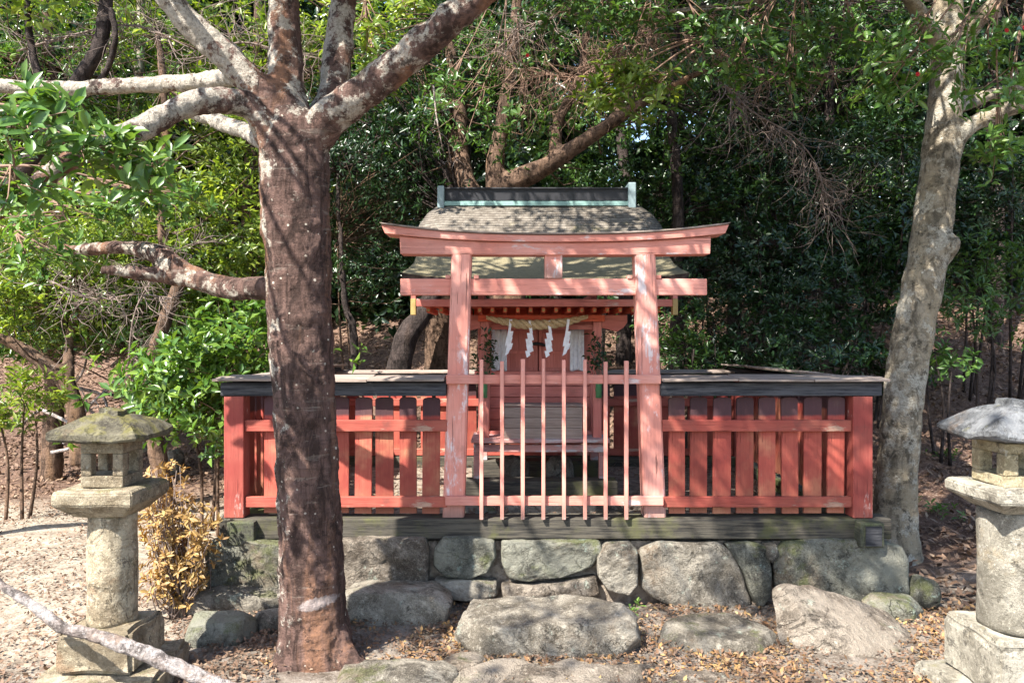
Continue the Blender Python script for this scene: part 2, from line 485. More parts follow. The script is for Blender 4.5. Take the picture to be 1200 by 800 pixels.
def from_np(name, V, F, mat, parent=None, loc=None, smooth=False):
    """F: list of (array of faces with equal vertex count)"""
    me = bpy.data.meshes.new(name)
    V = np.ascontiguousarray(V, dtype=np.float32)
    me.vertices.add(len(V))
    me.vertices.foreach_set('co', V.ravel())
    if not isinstance(F, list):
        F = [F]
    loops = np.concatenate([f.ravel() for f in F]).astype(np.int32)
    tot = np.concatenate([np.full(len(f), f.shape[1], dtype=np.int32) for f in F])
    st = np.concatenate([[0], np.cumsum(tot)[:-1]]).astype(np.int32)
    me.loops.add(len(loops))
    me.loops.foreach_set('vertex_index', loops)
    me.polygons.add(len(tot))
    me.polygons.foreach_set('loop_start', st)
    me.polygons.foreach_set('loop_total', tot)
    if smooth:
        me.polygons.foreach_set('use_smooth', np.ones(len(tot), dtype=bool))
    me.update(calc_edges=True)
    return link(name, me, mat, parent, loc)


def box(bm, x0, x1, y0, y1, z0, z1, org=(0, 0, 0)):
    ox, oy, oz = org
    vs = [bm.verts.new((x - ox, y - oy, z - oz)) for z in (z0, z1) for y in (y0, y1) for x in (x0, x1)]
    for f in ((0, 1, 3, 2), (4, 6, 7, 5), (0, 4, 5, 1), (2, 3, 7, 6), (0, 2, 6, 4), (1, 5, 7, 3)):
        bm.faces.new([vs[i] for i in f])


def hexa(bm, pts):
    """8 points: bottom 4 (ccw) then top 4"""
    vs = [bm.verts.new(p) for p in pts]
    for f in ((0, 3, 2, 1), (4, 5, 6, 7), (0, 1, 5, 4), (1, 2, 6, 5), (2, 3, 7, 6), (3, 0, 4, 7)):
        bm.faces.new([vs[i] for i in f])


def tube_np(path, radii, sides=8, jitter=0.0, sub=1):
    P = np.array([list(p) for p in path], dtype=float)
    Rr = np.array(radii, dtype=float)
    if sub > 1 and len(P) > 2:
        # catmull-rom resample
        Q = np.vstack([2 * P[0] - P[1], P, 2 * P[-1] - P[-2]])
        out, ro = [], []
        for i in range(1, len(Q) - 2):
            for k in range(sub):
                t = k / sub
                a, b_, c, d = Q[i - 1], Q[i], Q[i + 1], Q[i + 2]
                out.append(0.5 * ((2 * b_) + (-a + c) * t + (2 * a - 5 * b_ + 4 * c - d) * t * t + (-a + 3 * b_ - 3 * c + d) * t ** 3))
                ro.append(Rr[i - 1] * (1 - t) + Rr[i] * t)
        out.append(P[-1]); ro.append(Rr[-1])
        P, Rr = np.array(out), np.array(ro)
    n = len(P)
    T = np.gradient(P, axis=0)
    T /= np.linalg.norm(T, axis=1)[:, None] + 1e-9
    U = np.cross(T[0], [0.3, 0.2, 1.0] if abs(T[0][2]) < 0.9 else [1, 0.1, 0])
    U /= np.linalg.norm(U)
    ang = np.linspace(0, 2 * math.pi, sides, endpoint=False)
    V = np.zeros((n, sides, 3))
    for i in range(n):
        U = U - T[i] * np.dot(U, T[i])
        U /= np.linalg.norm(U) + 1e-9
        Vv = np.cross(T[i], U)
        r = Rr[i] * (1 + (RS.rand(sides) - 0.5) * jitter)
        V[i] = P[i] + (np.cos(ang) * r)[:, None] * U + (np.sin(ang) * r)[:, None] * Vv
    V = V.reshape(-1, 3)
    i0 = (np.arange(n - 1)[:, None] * sides + np.arange(sides)[None, :])
    i1 = (np.arange(n - 1)[:, None] * sides + (np.arange(sides)[None, :] + 1) % sides)
    F = np.stack([i0, i1, i1 + sides, i0 + sides], axis=-1).reshape(-1, 4)
    caps = [list(range(sides))[::-1], [(n - 1) * sides + k for k in range(sides)]]
    return V, F, np.array(caps)


class Tubes:
    def __init__(s): s.V, s.F, s.C, s.o, s.sides = [], [], [], 0, None

    def add(s, path, radii, sides=6, jitter=0.0, sub=1):
        V, F, C = tube_np(path, radii, sides, jitter, sub)
        s.V.append(V); s.F.append(F + s.o); s.C.append(C + s.o)
        s.o += len(V)

    def build(s, name, mat, parent=None, org=(0, 0, 0), smooth=True):
        V = np.vstack(s.V) - np.array(list(org))
        by = {}
        for c in s.C: by.setdefault(c.shape[1], []).append(c)
        return from_np(name, V, [np.vstack(s.F)] + [np.vstack(c) for c in by.values()], mat, parent, smooth=smooth)


def nz3(a):
    return a / (np.linalg.norm(a, axis=-1, keepdims=True) + 1e-9)


def leaves_np(P, D, N, L, Wd, hi=False, fold=0.25, droop=0.15):
    n = len(P)
    S = nz3(np.cross(D, N))
    L = L[:, None]; Wd = Wd[:, None]
    tip = P + D * L - N * (L * droop)
    if not hi:
        m = P + D * L * 0.48
        a = m + S * Wd * 0.5 + N * Wd * fold
        b = m - S * Wd * 0.5 + N * Wd * fold
        V = np.stack([P, a, tip, b], 1).reshape(-1, 3)
        i = np.arange(n)[:, None] * 4
        F = np.concatenate([i + np.array([[0, 1, 2]]), i + np.array([[0, 2, 3]])], 0)
        return V, F
    m1 = P + D * L * 0.3; m2 = P + D * L * 0.68 - N * L * droop * 0.35
    c = P + D * L * 0.5 - N * L * droop * 0.15
    a1 = m1 + S * Wd * 0.42 + N * Wd * fold; b1 = m1 - S * Wd * 0.42 + N * Wd * fold
    a2 = m2 + S * Wd * 0.46 + N * Wd * fold; b2 = m2 - S * Wd * 0.46 + N * Wd * fold
    V = np.stack([P, a1, a2, tip, b2, b1, c], 1).reshape(-1, 3)
    i = np.arange(n)[:, None] * 7
    F = np.concatenate([i + np.array([[f]]).reshape(1, 3) for f in ((0, 1, 6), (1, 2, 6), (2, 3, 6), (3, 4, 6), (4, 5, 6), (5, 0, 6))], 0)
    return V, F


def rosettes(C, A, k, L, hi=False, wr=0.36, spread=(35, 95), jit=0.25):
    """k leaves round every centre C with axis A"""
    m = len(C)
    C = np.repeat(C, k, 0); A = np.repeat(nz3(A), k, 0)
    U = nz3(np.cross(A, nz3(RS.randn(m * k, 3))))
    Vv = np.cross(A, U)
    ph = RS.rand(m * k) * 2 * math.pi
    th = np.radians(RS.uniform(spread[0], spread[1], m * k))
    rad = U * np.cos(ph)[:, None] + Vv * np.sin(ph)[:, None]
    D = A * np.cos(th)[:, None] + rad * np.sin(th)[:, None]
    N = A * np.sin(th)[:, None] - rad * np.cos(th)[:, None]
    N = nz3(N + RS.randn(m * k, 3) * jit)
    D = nz3(D - N * (D * N).sum(1)[:, None])
    Ls = L * RS.uniform(0.6, 1.25, m * k)
    P = C + D * (Ls * 0.12)[:, None] + A * (RS.uniform(-0.5, 0.5, m * k) * L * 0.9)[:, None]
    return leaves_np(P, D, N, Ls, Ls * wr * RS.uniform(0.8, 1.2, m * k), hi)


def ball(n, lo=0.0):
    d = nz3(RS.randn(n, 3))
    r = (lo ** 3 + (1 - lo ** 3) * RS.rand(n)) ** (1 / 3)
    return d * r[:, None]


def foliage(blobs, dens, L, k=7, per=9, clump=0.30, lo=0.35, flat=0.55, hi=False, wr=0.36, up=0.6):
    """blobs: (x,y,z,rx,ry,rz). Returns V,F, clump centres, per-blob."""
    Vs, Fs, o, cl = [], [], 0, []
    for (x, y, z, rx, ry, rz) in blobs:
        vol = 4.19 * rx * ry * rz
        nc = max(4, int(dens * vol))
        c0 = ball(nc, lo) * np.array([rx, ry, rz]) * (1 + 0.12 * RS.randn(nc, 1))
        cl.append(c0 + np.array([x, y, z]))
        outw = nz3(c0 / np.array([rx, ry, rz]) ** 1.0)
        cc = np.repeat(c0, per, 0) + RS.randn(nc * per, 3) * np.array([clump, clump, clump * flat]) * np.repeat(RS.uniform(0.6, 1.3, (nc, 1)), per, 0)
        ax = np.repeat(outw, per, 0) * 0.7 + np.array([0, 0, up]) + RS.randn(nc * per, 3) * 0.35
        V, F = rosettes(cc + np.array([x, y, z]), ax, k, L, hi, wr)
        Vs.append(V); Fs.append(F + o); o += len(V)
    return np.vstack(Vs), np.vstack(Fs), np.vstack(cl)


LEAFCOUNT = [0]


def crown(name, parent, blobs, dens, L, mat, twigs=None, twmat=None, origin=None, twr=0.012, **kw):
    V, F, cl = foliage(blobs, dens, L, **kw)
    LEAFCOUNT[0] += len(V) // 4
    org = np.array(list(parent.location)) if parent else np.zeros(3)
    o = from_np(name, V - org, F, mat, parent)
    if twigs:
        tb = Tubes()
        src = np.array([list(p) for p in twigs])
        for c in cl:
            d = np.linalg.norm(src - c, axis=1) + RS.rand(len(src)) * 0.5
            s = src[np.argmin(d)]
            mid = (s + c) / 2 + RS.randn(3) * 0.12 * np.linalg.norm(c - s) + np.array([0, 0, -0.08 * np.linalg.norm(c - s)])
            tb.add([s, mid, c, c + (c - mid) * 0.35], [twr, twr * 0.7, twr * 0.4, twr * 0.2], 4, sub=2)
        tb.build('branches', twmat or M['bark_brown'], parent, org)
    return o


# ------------------------------------------------------------------ terrain
def sstep(a, b, x):
    t = np.clip((x - a) / (b - a), 0, 1)
    return t * t * (3 - 2 * t)


def height(x, y):
    x = np.asarray(x, dtype=float); y = np.asarray(y, dtype=float)
    s = np.interp(x, [-8, -2.5, 0, 2.6, 4.2], [9.6, 9.0, 8.6, 8.0, 6.6])
    d = np.maximum(0, y - s)
    ramp = 0.46 * (d - 0.8 * (1 - np.exp(-d / 0.8)))
    hill = 6.0 * (1 - np.exp(-ramp / 6.0))
    h = -0.10 + hill
    h = h + 0.16 * sstep(2.7, 4.2, x) * sstep(3.8, 6.2, y)
    h = h + 0.03 * np.sin(1.3 * x + 0.7 * y) * np.cos(1.1 * y - 0.6 * x) + 0.012 * np.sin(4.1 * x + 1.0) * np.sin(3.7 * y)
    h = h + 0.10 * np.sin(0.9 * x + 2.0) * sstep(9, 12, y) + 0.06 * np.sin(2.3 * x + 1.7 * y) * sstep(8, 11, y)
    return h


def grad_axis(a, b, c0, c1, nf, nc):
    """fine between c0..c1, coarse to a and b"""
    l = c0 - (c0 - a) * (np.linspace(1, 0, nc, endpoint=False)) ** 2.2
    m = np.linspace(c0, c1, nf)
    r = c1 + (b - c1) * (np.linspace(0, 1, nc + 1)[1:]) ** 2.2
    return np.concatenate([l, m, r])


def m_ground():
    b = NB('dirt_ground')
    p = b.pos()
    s = b.sep(p)
    n1 = b.noise(p, 1.4, 6, 0.7)
    n2 = b.noise(p, 9, 7, 0.75)
    n3 = b.noise(p, 60, 4, 0.7)
    dirt = b.mix(b.rng(n2, 0.35, 0.65), (0.23, 0.185, 0.14), (0.42, 0.36, 0.285))
    lit = b.mix(b.rng(n2, 0.35, 0.65), (0.075, 0.045, 0.035), (0.17, 0.105, 0.075))
    lit = b.mix(b.rng(n3, 0.5, 0.65), lit, (0.24, 0.155, 0.11))
    rocky = b.mix(b.rng(n2, 0.38, 0.6), (0.10, 0.08, 0.062), (0.25, 0.215, 0.18))
    # pale trodden dirt runs on the left, in front of the slope
    fx = b.rng(b.math('ADD', s[0], b.math('MULTIPLY', n1, 1.2)), -0.9, -1.7)
    fy = b.rng(b.math('ADD', s[1], b.math('MULTIPLY', n1, 1.6)), 9.6, 8.3)
    fy2 = b.rng(b.math('ADD', s[1], b.math('MULTIPLY', n1, 0.8)), 4.1, 4.7)
    path = b.math('MULTIPLY', b.math('MULTIPLY', fx, fy), fy2)
    near = b.rng(b.math('ADD', s[1], n1), 6.5, 5.6)
    c = b.mix(near, lit, rocky)
    c = b.mix(path, c, dirt)
    c = b.mix(b.rng(n3, 0.58, 0.68, 0, 0.6), c, (0.5, 0.44, 0.37))
    c = b.mix(b.rng(n3, 0.44, 0.34, 0, 0.6), c, (0.09, 0.065, 0.05))
    c = b.mix(b.rng(b.noise(p, 3.3, 7, 0.75), 0.52, 0.66, 0, 0.6), c, (0.12, 0.085, 0.065))
    h = b.math('ADD', n2, b.math('MULTIPLY', n3, 0.4))
    return b.surf(c, 0.95, b.bump(h, 0.03, 0.9), 0.1)


gx = grad_axis(-120, 120, -9, 9, 220, 30)
gy = grad_axis(-60, 200, 1.5, 18, 220, 30)
X, Y_ = np.meshgrid(gx, gy)
Z = height(X, Y_)
rough = np.array([mn.noise(Vector((a * 1.7, b * 1.7, 0))) * 0.5 + mn.noise(Vector((a * 5, b * 5, 3))) * 0.25 for a, b in zip(X.ravel(), Y_.ravel())]).reshape(X.shape)
Z = Z + rough * 0.045
V = np.stack([X, Y_, Z], -1).reshape(-1, 3)
nx = len(gx)
ii = (np.arange(len(gy) - 1)[:, None] * nx + np.arange(nx - 1)[None, :]).ravel()
F = np.stack([ii, ii + 1, ii + 1 + nx, ii + nx], -1)
g = from_np('ground', V, F, m_ground(), smooth=True)
tag(g, 'bare trodden earth with leaf litter rising into a wooded slope', kind='structure')


def hz(x, y):
    return float(height(x, y))


# ------------------------------------------------------------------ stones
def face_rock(name, outline, Yf, depth, mat, label, bulge=0.06, seed=0, group=None, rnd=0.10):
    """stone whose front outline is given in photo pixels; real depth behind it"""
    pts = [W(a, b, Yf) for a, b in outline]
    P = np.array([[p.x, p.z] for p in pts])
    c = P.mean(0)
    # closed resample, rounded corners
    n = 110
    seg = np.vstack([P, P[:1]])
    dl = np.r_[0, np.cumsum(np.linalg.norm(np.diff(seg, axis=0), axis=1))]
    t = np.linspace(0, dl[-1], n, endpoint=False)
    O = np.stack([np.interp(t, dl, seg[:, 0]), np.interp(t, dl, seg[:, 1])], 1)
    for _ in range(1):
        O = 0.5 * O + 0.25 * (np.roll(O, 1, 0) + np.roll(O, -1, 0))
    size = 0.5 * (P.max(0) - P.min(0))
    rr = min(size) * 0.30
    prof = []     # (scale toward centre via inset, y)
    for k in range(1, 23):
        s = k / 22 * 0.91
        prof.append((s, Yf + 0.0 + bulge * 0.25 * (s ** 3)))
    for k in range(1, 7):
        a = k / 6 * math.pi / 2
        s = 0.91 + 0.09 * math.sin(a)
        prof.append((s, Yf + bulge * 0.25 * 0.75 + bulge * (1 - math.cos(a))))
    for k in range(1, 6):
        prof.append((1.0 - 0.02 * k, Yf + bulge * 1.2 + (depth - bulge * 1.2) * k / 5))
    V = [[c[0], Yf, c[1]]]
    for s, y in prof:
        for q in O:
            V.append([c[0] + (q[0] - c[0]) * s, y, c[1] + (q[1] - c[1]) * s])
    V.append([c[0], Yf + depth, c[1]])
    V = np.array(V)
    rg = random.Random(int(seed * 613) + 3)
    fpl = []
    for q in range(7):
        n_ = Vector((rg.uniform(-.55, .55), -1, rg.uniform(-.45, .6))).normalized()
        ext = abs(n_.x) * size[0] + abs(n_.z) * size[1]
        fpl.append((n_, ext * rg.uniform(0.62, 0.95)))
    for i in range(len(V)):
        pv = Vector((V[i][0] - c[0], V[i][1] - Yf, V[i][2] - c[1]))
        for n_, dd in fpl:
            o_ = pv.dot(n_) - dd
            if o_ > 0 and V[i][1] < Yf + depth * .8: pv = pv - Vector((0, n_.y, 0)) * (min(o_, 0.09) * 0.95)
        V[i] = [pv.x + c[0], pv.y + Yf, pv.z + c[1]]
        v = Vector(V[i] + seed * 3.17)
        d1 = mn.noise(v * 3.2) * 0.030 + mn.noise(v * 8) * 0.013 + mn.noise(v * 21) * 0.006
        d2 = mn.noise(v * 2.1 + Vector((9, 3, 1))) * 0.03 + mn.noise(v * 12 + Vector((5, 0, 0))) * 0.006
        ridge = abs(mn.noise(v * 1.6 + Vector((2, 7, 4)))) * -0.05 + (mn.voronoi(v * 5.5)[0][0] - 0.35) * 0.045 + (mn.voronoi(v * 12)[0][0] - 0.35) * 0.016 + mn.noise(v * 45) * 0.004
        V[i][1] += d1 * 0.9 + ridge * 0.7
        V[i][0] += d2 * 0.35
        V[i][2] += d1 * 0.45
    F3, F4 = [], []
    for j in range(n):
        F3.append([0, 1 + (j + 1) % n, 1 + j])
    R_ = len(prof)
    for r in range(R_ - 1):
        for j in range(n):
            a = 1 + r * n + j; b = 1 + r * n + (j + 1) % n
            F4.append([a, b, b + n, a + n])
    last = 1 + (R_ - 1) * n
    for j in range(n):
        F3.append([last + j, last + (j + 1) % n, len(V) - 1])
    org = np.array([c[0], Yf, P[:, 1].min()])
    o = from_np(name, V - org, [np.array(F3), np.array(F4)], mat, smooth=True)
    o.location = org
    return tag(o, label, 'stone', group)


def boulder(name, cx, cy, zb, zt, rx, ry, mat, label, seed=0, sq=3.0, tilt=(0, 0, 0), group=None, rzz=0.0, amp=1.0, sub=5, top=None):
    """super-ellipsoid boulder with faceted noise; zb..zt its bottom and top"""
    bm = bmesh.new()
    bmesh.ops.create_icosphere(bm, subdivisions=sub, radius=1)
    rz = (zt - zb) / 2
    rg = random.Random(int(seed * 977) + 5)
    planes = []
    for q in range(11):
        n_ = Vector((rg.uniform(-1, 1), rg.uniform(-1, 0.6), rg.uniform(-.5, 1))).normalized()
        ext = math.sqrt((n_.x * rx) ** 2 + (n_.y * ry) ** 2 + (n_.z * rz) ** 2)
        planes.append((n_, ext * rg.uniform(0.80, 1.0) * (1.25 if sq > 8 else 1.04)))
    planes.append((Vector((rg.uniform(-.06, .06), -0.08, 1)).normalized(), rz * 0.84))
    rm = Matrix.Rotation(rzz, 3, 'Z') @ Matrix.Rotation(tilt[0], 3, 'X') @ Matrix.Rotation(tilt[1], 3, 'Y')
    for v in bm.verts:
        d = v.co.normalized()
        f = (abs(d.x) ** sq + abs(d.y) ** sq + abs(d.z) ** sq) ** (-1 / sq)
        p = Vector((d.x * f * rx, d.y * f * ry, d.z * f * rz))
        q = p + Vector((seed * 5.1, seed * 2.3, 0))
        n = mn.noise(q * 2.6) * 0.10 + mn.noise(q * 6) * 0.04 + mn.noise(q * 15) * 0.014
        n -= abs(mn.noise(q * 3.4 + Vector((3, 3, 3)))) * 0.10
        n += (mn.voronoi(q * 4.2)[0][0] - 0.35) * 0.13 + (mn.voronoi(q * 10)[0][0] - 0.35) * 0.04 + mn.noise(q * 38) * 0.008
        k = amp * min(1.0, (rx + ry + rz) / 1.2)
        p = p + d * n * k * 0.45
        for n_, dd in planes:
            o_ = p.dot(n_) - dd
            if o_ > 0: p = p - n_ * (o_ * 0.93)
        p = p + d * (mn.noise(q * 7) * 0.014 + mn.noise(q * 16) * 0.010 + mn.noise(q * 40) * 0.004) * k
        v.co = rm @ p
    o = from_bm(name, bm, mat, smooth=True)
    o.location = (cx, cy, (zb + zt) / 2)
    return tag(o, label, 'stone', group)


YW = 4.88
wall = [
    ('rock_green', [(236, 645), (246, 633), (300, 634), (332, 637), (334, 690), (305, 703), (262, 700), (238, 692)], 'dark mossy corner block at the left end of the stone base'),
    ('rock_brown', [(396, 633), (430, 630), (497, 633), (502, 650), (500, 690), (450, 697), (398, 692)], 'brown mossy block in the stone base just right of the big tree trunk'),
    ('rock_green', [(507, 645), (518, 632), (560, 631), (580, 636), (582, 655), (572, 674), (548, 681), (518, 677), (506, 664)], 'small rounded mossy block between the brown block and the gate'),
    ('rock_green', [(587, 636), (640, 633), (703, 634), (708, 646), (694, 666), (662, 680), (620, 684), (594, 680), (587, 664)], 'long rounded mossy block right under the barred gate'),
    ('rock', [(507, 682), (550, 680), (582, 684), (584, 698), (560, 704), (510, 703)], 'flat pale stone under the small rounded mossy block'),
    ('rock_brown', [(588, 688), (640, 686), (700, 678), (704, 700), (650, 708), (590, 706)], 'thin brown stone behind the big step stone'),
    ('rock', [(700, 654), (712, 640), (740, 638), (749, 648), (749, 690), (738, 703), (712, 697), (702, 680)], 'upright pale stone between the long mossy block and the wide cracked block'),
    ('rock', [(752, 646), (775, 638), (845, 638), (862, 652), (874, 680), (884, 710), (860, 722), (810, 720), (766, 705), (752, 690)], 'wide cracked grey block right of the barred gate'),
    ('rock_green', [(852, 639), (880, 636), (900, 640), (905, 665), (904, 700), (890, 716), (882, 700), (870, 668)], 'wedge shaped grey stone between the two widest blocks on the right'),
    ('rock', [(898, 639), (911, 637), (914, 650), (905, 660), (898, 652)], 'fist sized chink stone at the top of the stone base on the right'),
    ('rock_green', [(908, 655), (922, 638), (980, 633), (1030, 636), (1062, 642), (1070, 660), (1068, 700), (1040, 710), (960, 706), (912, 694)], 'largest block with pale green lichen at the right end of the stone base'),
    ('rock_brown', [(330, 640), (398, 640), (398, 695), (332, 695)], 'stone of the base hidden behind the big tree trunk'),
]
for i, (m, pl, lab) in enumerate(wall):
    face_rock('base_stone', pl, YW + RS.uniform(-0.02, 0.03), 0.42, M[m], lab, bulge=0.055, seed=i * 1.7 + 1, group='stones of the retaining base')
    if i < 11:
        pass
# lower tier
for i, (m, pl, Yf, dp, lab) in enumerate([
    ('rock', [(222, 704), (250, 694), (330, 700), (332, 732), (260, 736), (224, 726)], 4.72, 0.35, 'pale low stone under the dark left corner block'),
    ('rock_pale', [(396, 700), (420, 694), (505, 697), (530, 710), (522, 742), (480, 764), (436, 770), (404, 748)], 4.55, 0.40, 'broad pale grey stone at the foot of the big tree, on its right'),
]):
    face_rock('foot_stone', pl, Yf, dp, M[m], lab, bulge=0.10, seed=20 + i * 2.1)

BO = [  # name, px, py(bottom front), Y centre, rx, ry, zt, mat, sq, tilt, label
    ('step_stone', 642, 4.32, 0.51, 0.20, -0.20, 0.120, 'rock_pale', 9.0, (0.03, 0.0), 'big flat topped step stone below the barred gate'),
    ('rock', 843, 4.30, 0.32, 0.22, -0.17, 0.02, 'rock', 3.2, (0, 0.0), 'low oval rock with flat top right of the step stone'),
    ('rock', 994, 4.36, 0.47, 0.28, -0.28, 0.06, 'rock_brown', 4.0, (0.28, 0.36), 'large slanting brown rock below the right end of the base'),
    ('rock', 1046, 4.75, 0.19, 0.13, -0.16, 0.04, 'rock_green', 2.6, (0, 0.1), 'rounded rock behind the large slanting brown rock'),
    ('rock', 1081, 4.95, 0.10, 0.12, -0.15, 0.10, 'rock_green', 2.4, (0, 0.3), 'small greenish rock at the right foot of the stone base'),
    ('rock', 256, 4.40, 0.20, 0.17, -0.16, 0.05, 'rock_green', 2.5, (0, 0.0), 'oval greenish rock left of the big tree foot'),
    ('rock', 318, 4.55, 0.10, 0.12, -0.16, 0.02, 'rock', 2.6, (0, 0.0), 'small pale rock close to the left of the big tree foot'),
    ('slab', 640, 3.72, 0.60, 0.30, -0.26, -0.045, 'rock_brown', 6.5, (0, 0.03), 'low flat slab at the bottom edge below the step stone'),
    ('slab', 455, 3.78, 0.34, 0.25, -0.26, -0.035, 'rock', 5.0, (0, -0.04), 'grey weathered slab right of the big tree root'),
    ('slab', 850, 3.72, 0.36, 0.24, -0.27, -0.05, 'rock_brown', 5.0, (0, 0.05), 'half buried brown slab between step stone and right lantern'),
    ('rock', 722, 4.45, 0.09, 0.11, -0.18, -0.02, 'rock', 2.4, (0, 0.0), 'small pale rock tucked beside the right end of the step stone'),
    ('rock', 545, 4.05, 0.13, 0.12, -0.2, -0.04, 'rock_brown', 2.4, (0, 0.0), 'small brown rock at the left end of the step stone'),
    ('rock', 232, 4.75, 0.13, 0.10, -0.14, 0.06, 'rock', 2.4, (0, 0.0), 'pale rock beside the yellowed dry bush'),
    ('rock', 205, 9.6, 0.12, 0.12, -0.1, 0.28, 'rock', 2.4, (0, 0.0), 'grey rock on the slope foot behind the left lantern'),
    ('rock', 600, 9.8, 0.3, 0.2, 0.1, 0.5, 'rock', 2.4, (0, 0.0), 'rock on the slope behind the shrine'),
]
for i, (nm, px, Yc, rx, ry, zb, zt, m, sq, tl, lab) in enumerate(BO):
    if lab.startswith('rock on the slope'):
        continue
    boulder(nm, (px - 600) / FPX * Yc, Yc, zb, zt, rx, ry, M[m], lab, seed=i + 1.3, sq=sq, tilt=tl, sub=6 if rx > .25 else 5, amp=0.75 if nm == 'step_stone' else 0.7 if 'slanting brown rock below' in lab else 1.15)

# ------------------------------------------------------------------ terrace earth inside the fence
CX = 0.235
X0, X1 = -1.80, 2.27            # fence corner post centres
YF, YB = 5.03, 7.70             # front and rear fence lines
SILLT = 0.456
bm = bmesh.new()
bmesh.ops.create_grid(bm, x_segments=60, y_segments=40, size=0.5)
for v in bm.verts:
    x = (X0 - 0.05) + (v.co.x + .5) * (X1 - X0 + 0.1); y = 5.0 + (v.co.y + .5) * (YB - 4.9)
    v.co = Vector((x, y, 0.35 + mn.noise(Vector((x * 3, y * 3, 0))) * 0.03))
b = NB('terrace_earth')
n = b.noise(b.pos(), 14, 7, 0.75)
tm = b.surf(b.mix(b.rng(n, .35, .65), (0.13, 0.10, 0.075), (0.34, 0.28, 0.22)), 0.95, b.bump(n, 0.03, 1))
tag(from_bm('terrace_ground', bm, tm, smooth=True), 'raised earth inside the red fence', kind='structure')
bm = bmesh.new()
box(bm, X0 + .05, X1 - .02, YW + .13, YW + .45, -0.3, 0.30)
tag(from_bm('earth_core', bm, tm), 'packed dark earth behind the stones of the base', kind='structure')
# side and rear retaining stones
k = 0
for side, n_ in (('l', 4), ('r', 4), ('b', 6)):
    for j in range(n_):
        k += 1
        if side == 'b':
            cx, cy, rx, ry = X0 + 0.3 + j * 0.7, YB + 0.02, 0.36, 0.17
        else:
            cx, cy, rx, ry = (X0 - 0.02 if side == 'l' else X1 + 0.06), 5.62 + j * 0.60, 0.17, 0.31
        lab = {'l': 'stone in the left side of the base', 'r': 'stone in the right side of the base', 'b': 'stone in the rear of the base'}[side]
        boulder('base_stone', cx, cy, -0.2, 0.34, rx, ry, M['rock_green' if k % 2 else 'rock'], lab, seed=40 + k, sq=5, sub=4, group=lab + ' under the fence')

# ------------------------------------------------------------------ timber sill
def sill(label, x0, x1, y0, y1, z0, z1, mat):
    bm = bmesh.new()
    box(bm, x0, x1, y0, y1, z0, z1, (x0, y0, z0))
    bmesh.ops.subdivide_edges(bm, edges=bm.edges[:], cuts=3, use_grid_fill=True)
    for v in bm.verts:
        v.co += Vector((0, mn.noise(v.co * 3 + Vector((x0, 0, 0))) * 0.006, mn.noise(v.co * 2.5) * 0.006))
    o = from_bm('timber_sill', bm, mat, bevel=0.008)
    o.location = (x0, y0, z0)
    return tag(o, label, 'timber sill')


sill('long mossy front timber sill lying on the stone base', W(256, 0, 4.95).x, W(1046, 0, 4.95).x, 4.955, 5.12, 0.325, SILLT, M['sill'])
sill('left side timber sill with its blunt end at the left corner', W(266, 0, 4.9).x, W(298, 0, 4.9).x, 4.89, YB + 0.15, 0.298, SILLT - 0.008, M['sill_y'])
sill('right side timber sill with dark square end at the right corner', W(1006, 0, 4.9).x, W(1034, 0, 4.9).x, 4.87, YB + 0.15, 0.292, SILLT - 0.008, M['sill_y'])
sill('rear timber sill under the back fence', X0 - 0.15, X1 + 0.15, YB - 0.08, YB + 0.08, 0.325, SILLT, M['sill'])
bm = bmesh.new()
box(bm, W(1015, 0, 4.86).x, W(1034, 0, 4.86).x, 4.862, 4.868, 0.305, 0.43, (0, 0, 0))
p_ = bpy.data.objects['timber_sill.002']
o = from_bm('end_cap', bm, M['black'])
o.parent = p_
o.location = -p_.location

# ------------------------------------------------------------------ fences (local: run along +x, front faces -y, z=0 at sill top)
def picket_mesh():
    bm = bmesh.new()
    w, t, h = 0.056, 0.022, 0.758
    prof = [(-w, 0), (w, 0), (w, h - 0.016), (w * 0.85, h - 0.005), (w * 0.4, h), (-w * 0.4, h), (-w * 0.85, h - 0.005), (-w, h - 0.016)]
    a = [bm.verts.new((x, -t / 2, z)) for x, z in prof]
    b_ = [bm.verts.new((x, t / 2, z)) for x, z in prof]
    bm.faces.new(a); bm.faces.new(b_[::-1])
    for i in range(len(prof)):
        j = (i + 1) % len(prof)
        bm.faces.new([a[j], a[i], b_[i], b_[j]])
    bmesh.ops.recalc_face_normals(bm, faces=bm.faces)
    me = bpy.data.meshes.new('picket')
    bm.to_mesh(me); bm.free()
    me.materials.append(M['fence'])
    return me


PICKET = picket_mesh()


def add_box_part(name, parent, x0, x1, y0, y1, z0, z1, mat, bevel=0.004, label=None):
    bm = bmesh.new()
    cx, cy, cz = (x0 + x1) / 2, (y0 + y1) / 2, z0
    box(bm, x0, x1, y0, y1, z0, z1, (cx, cy, cz))
    o = from_bm(name, bm, mat, parent, (cx, cy, cz), bevel=bevel)
    if label: o['label'] = label
    return o


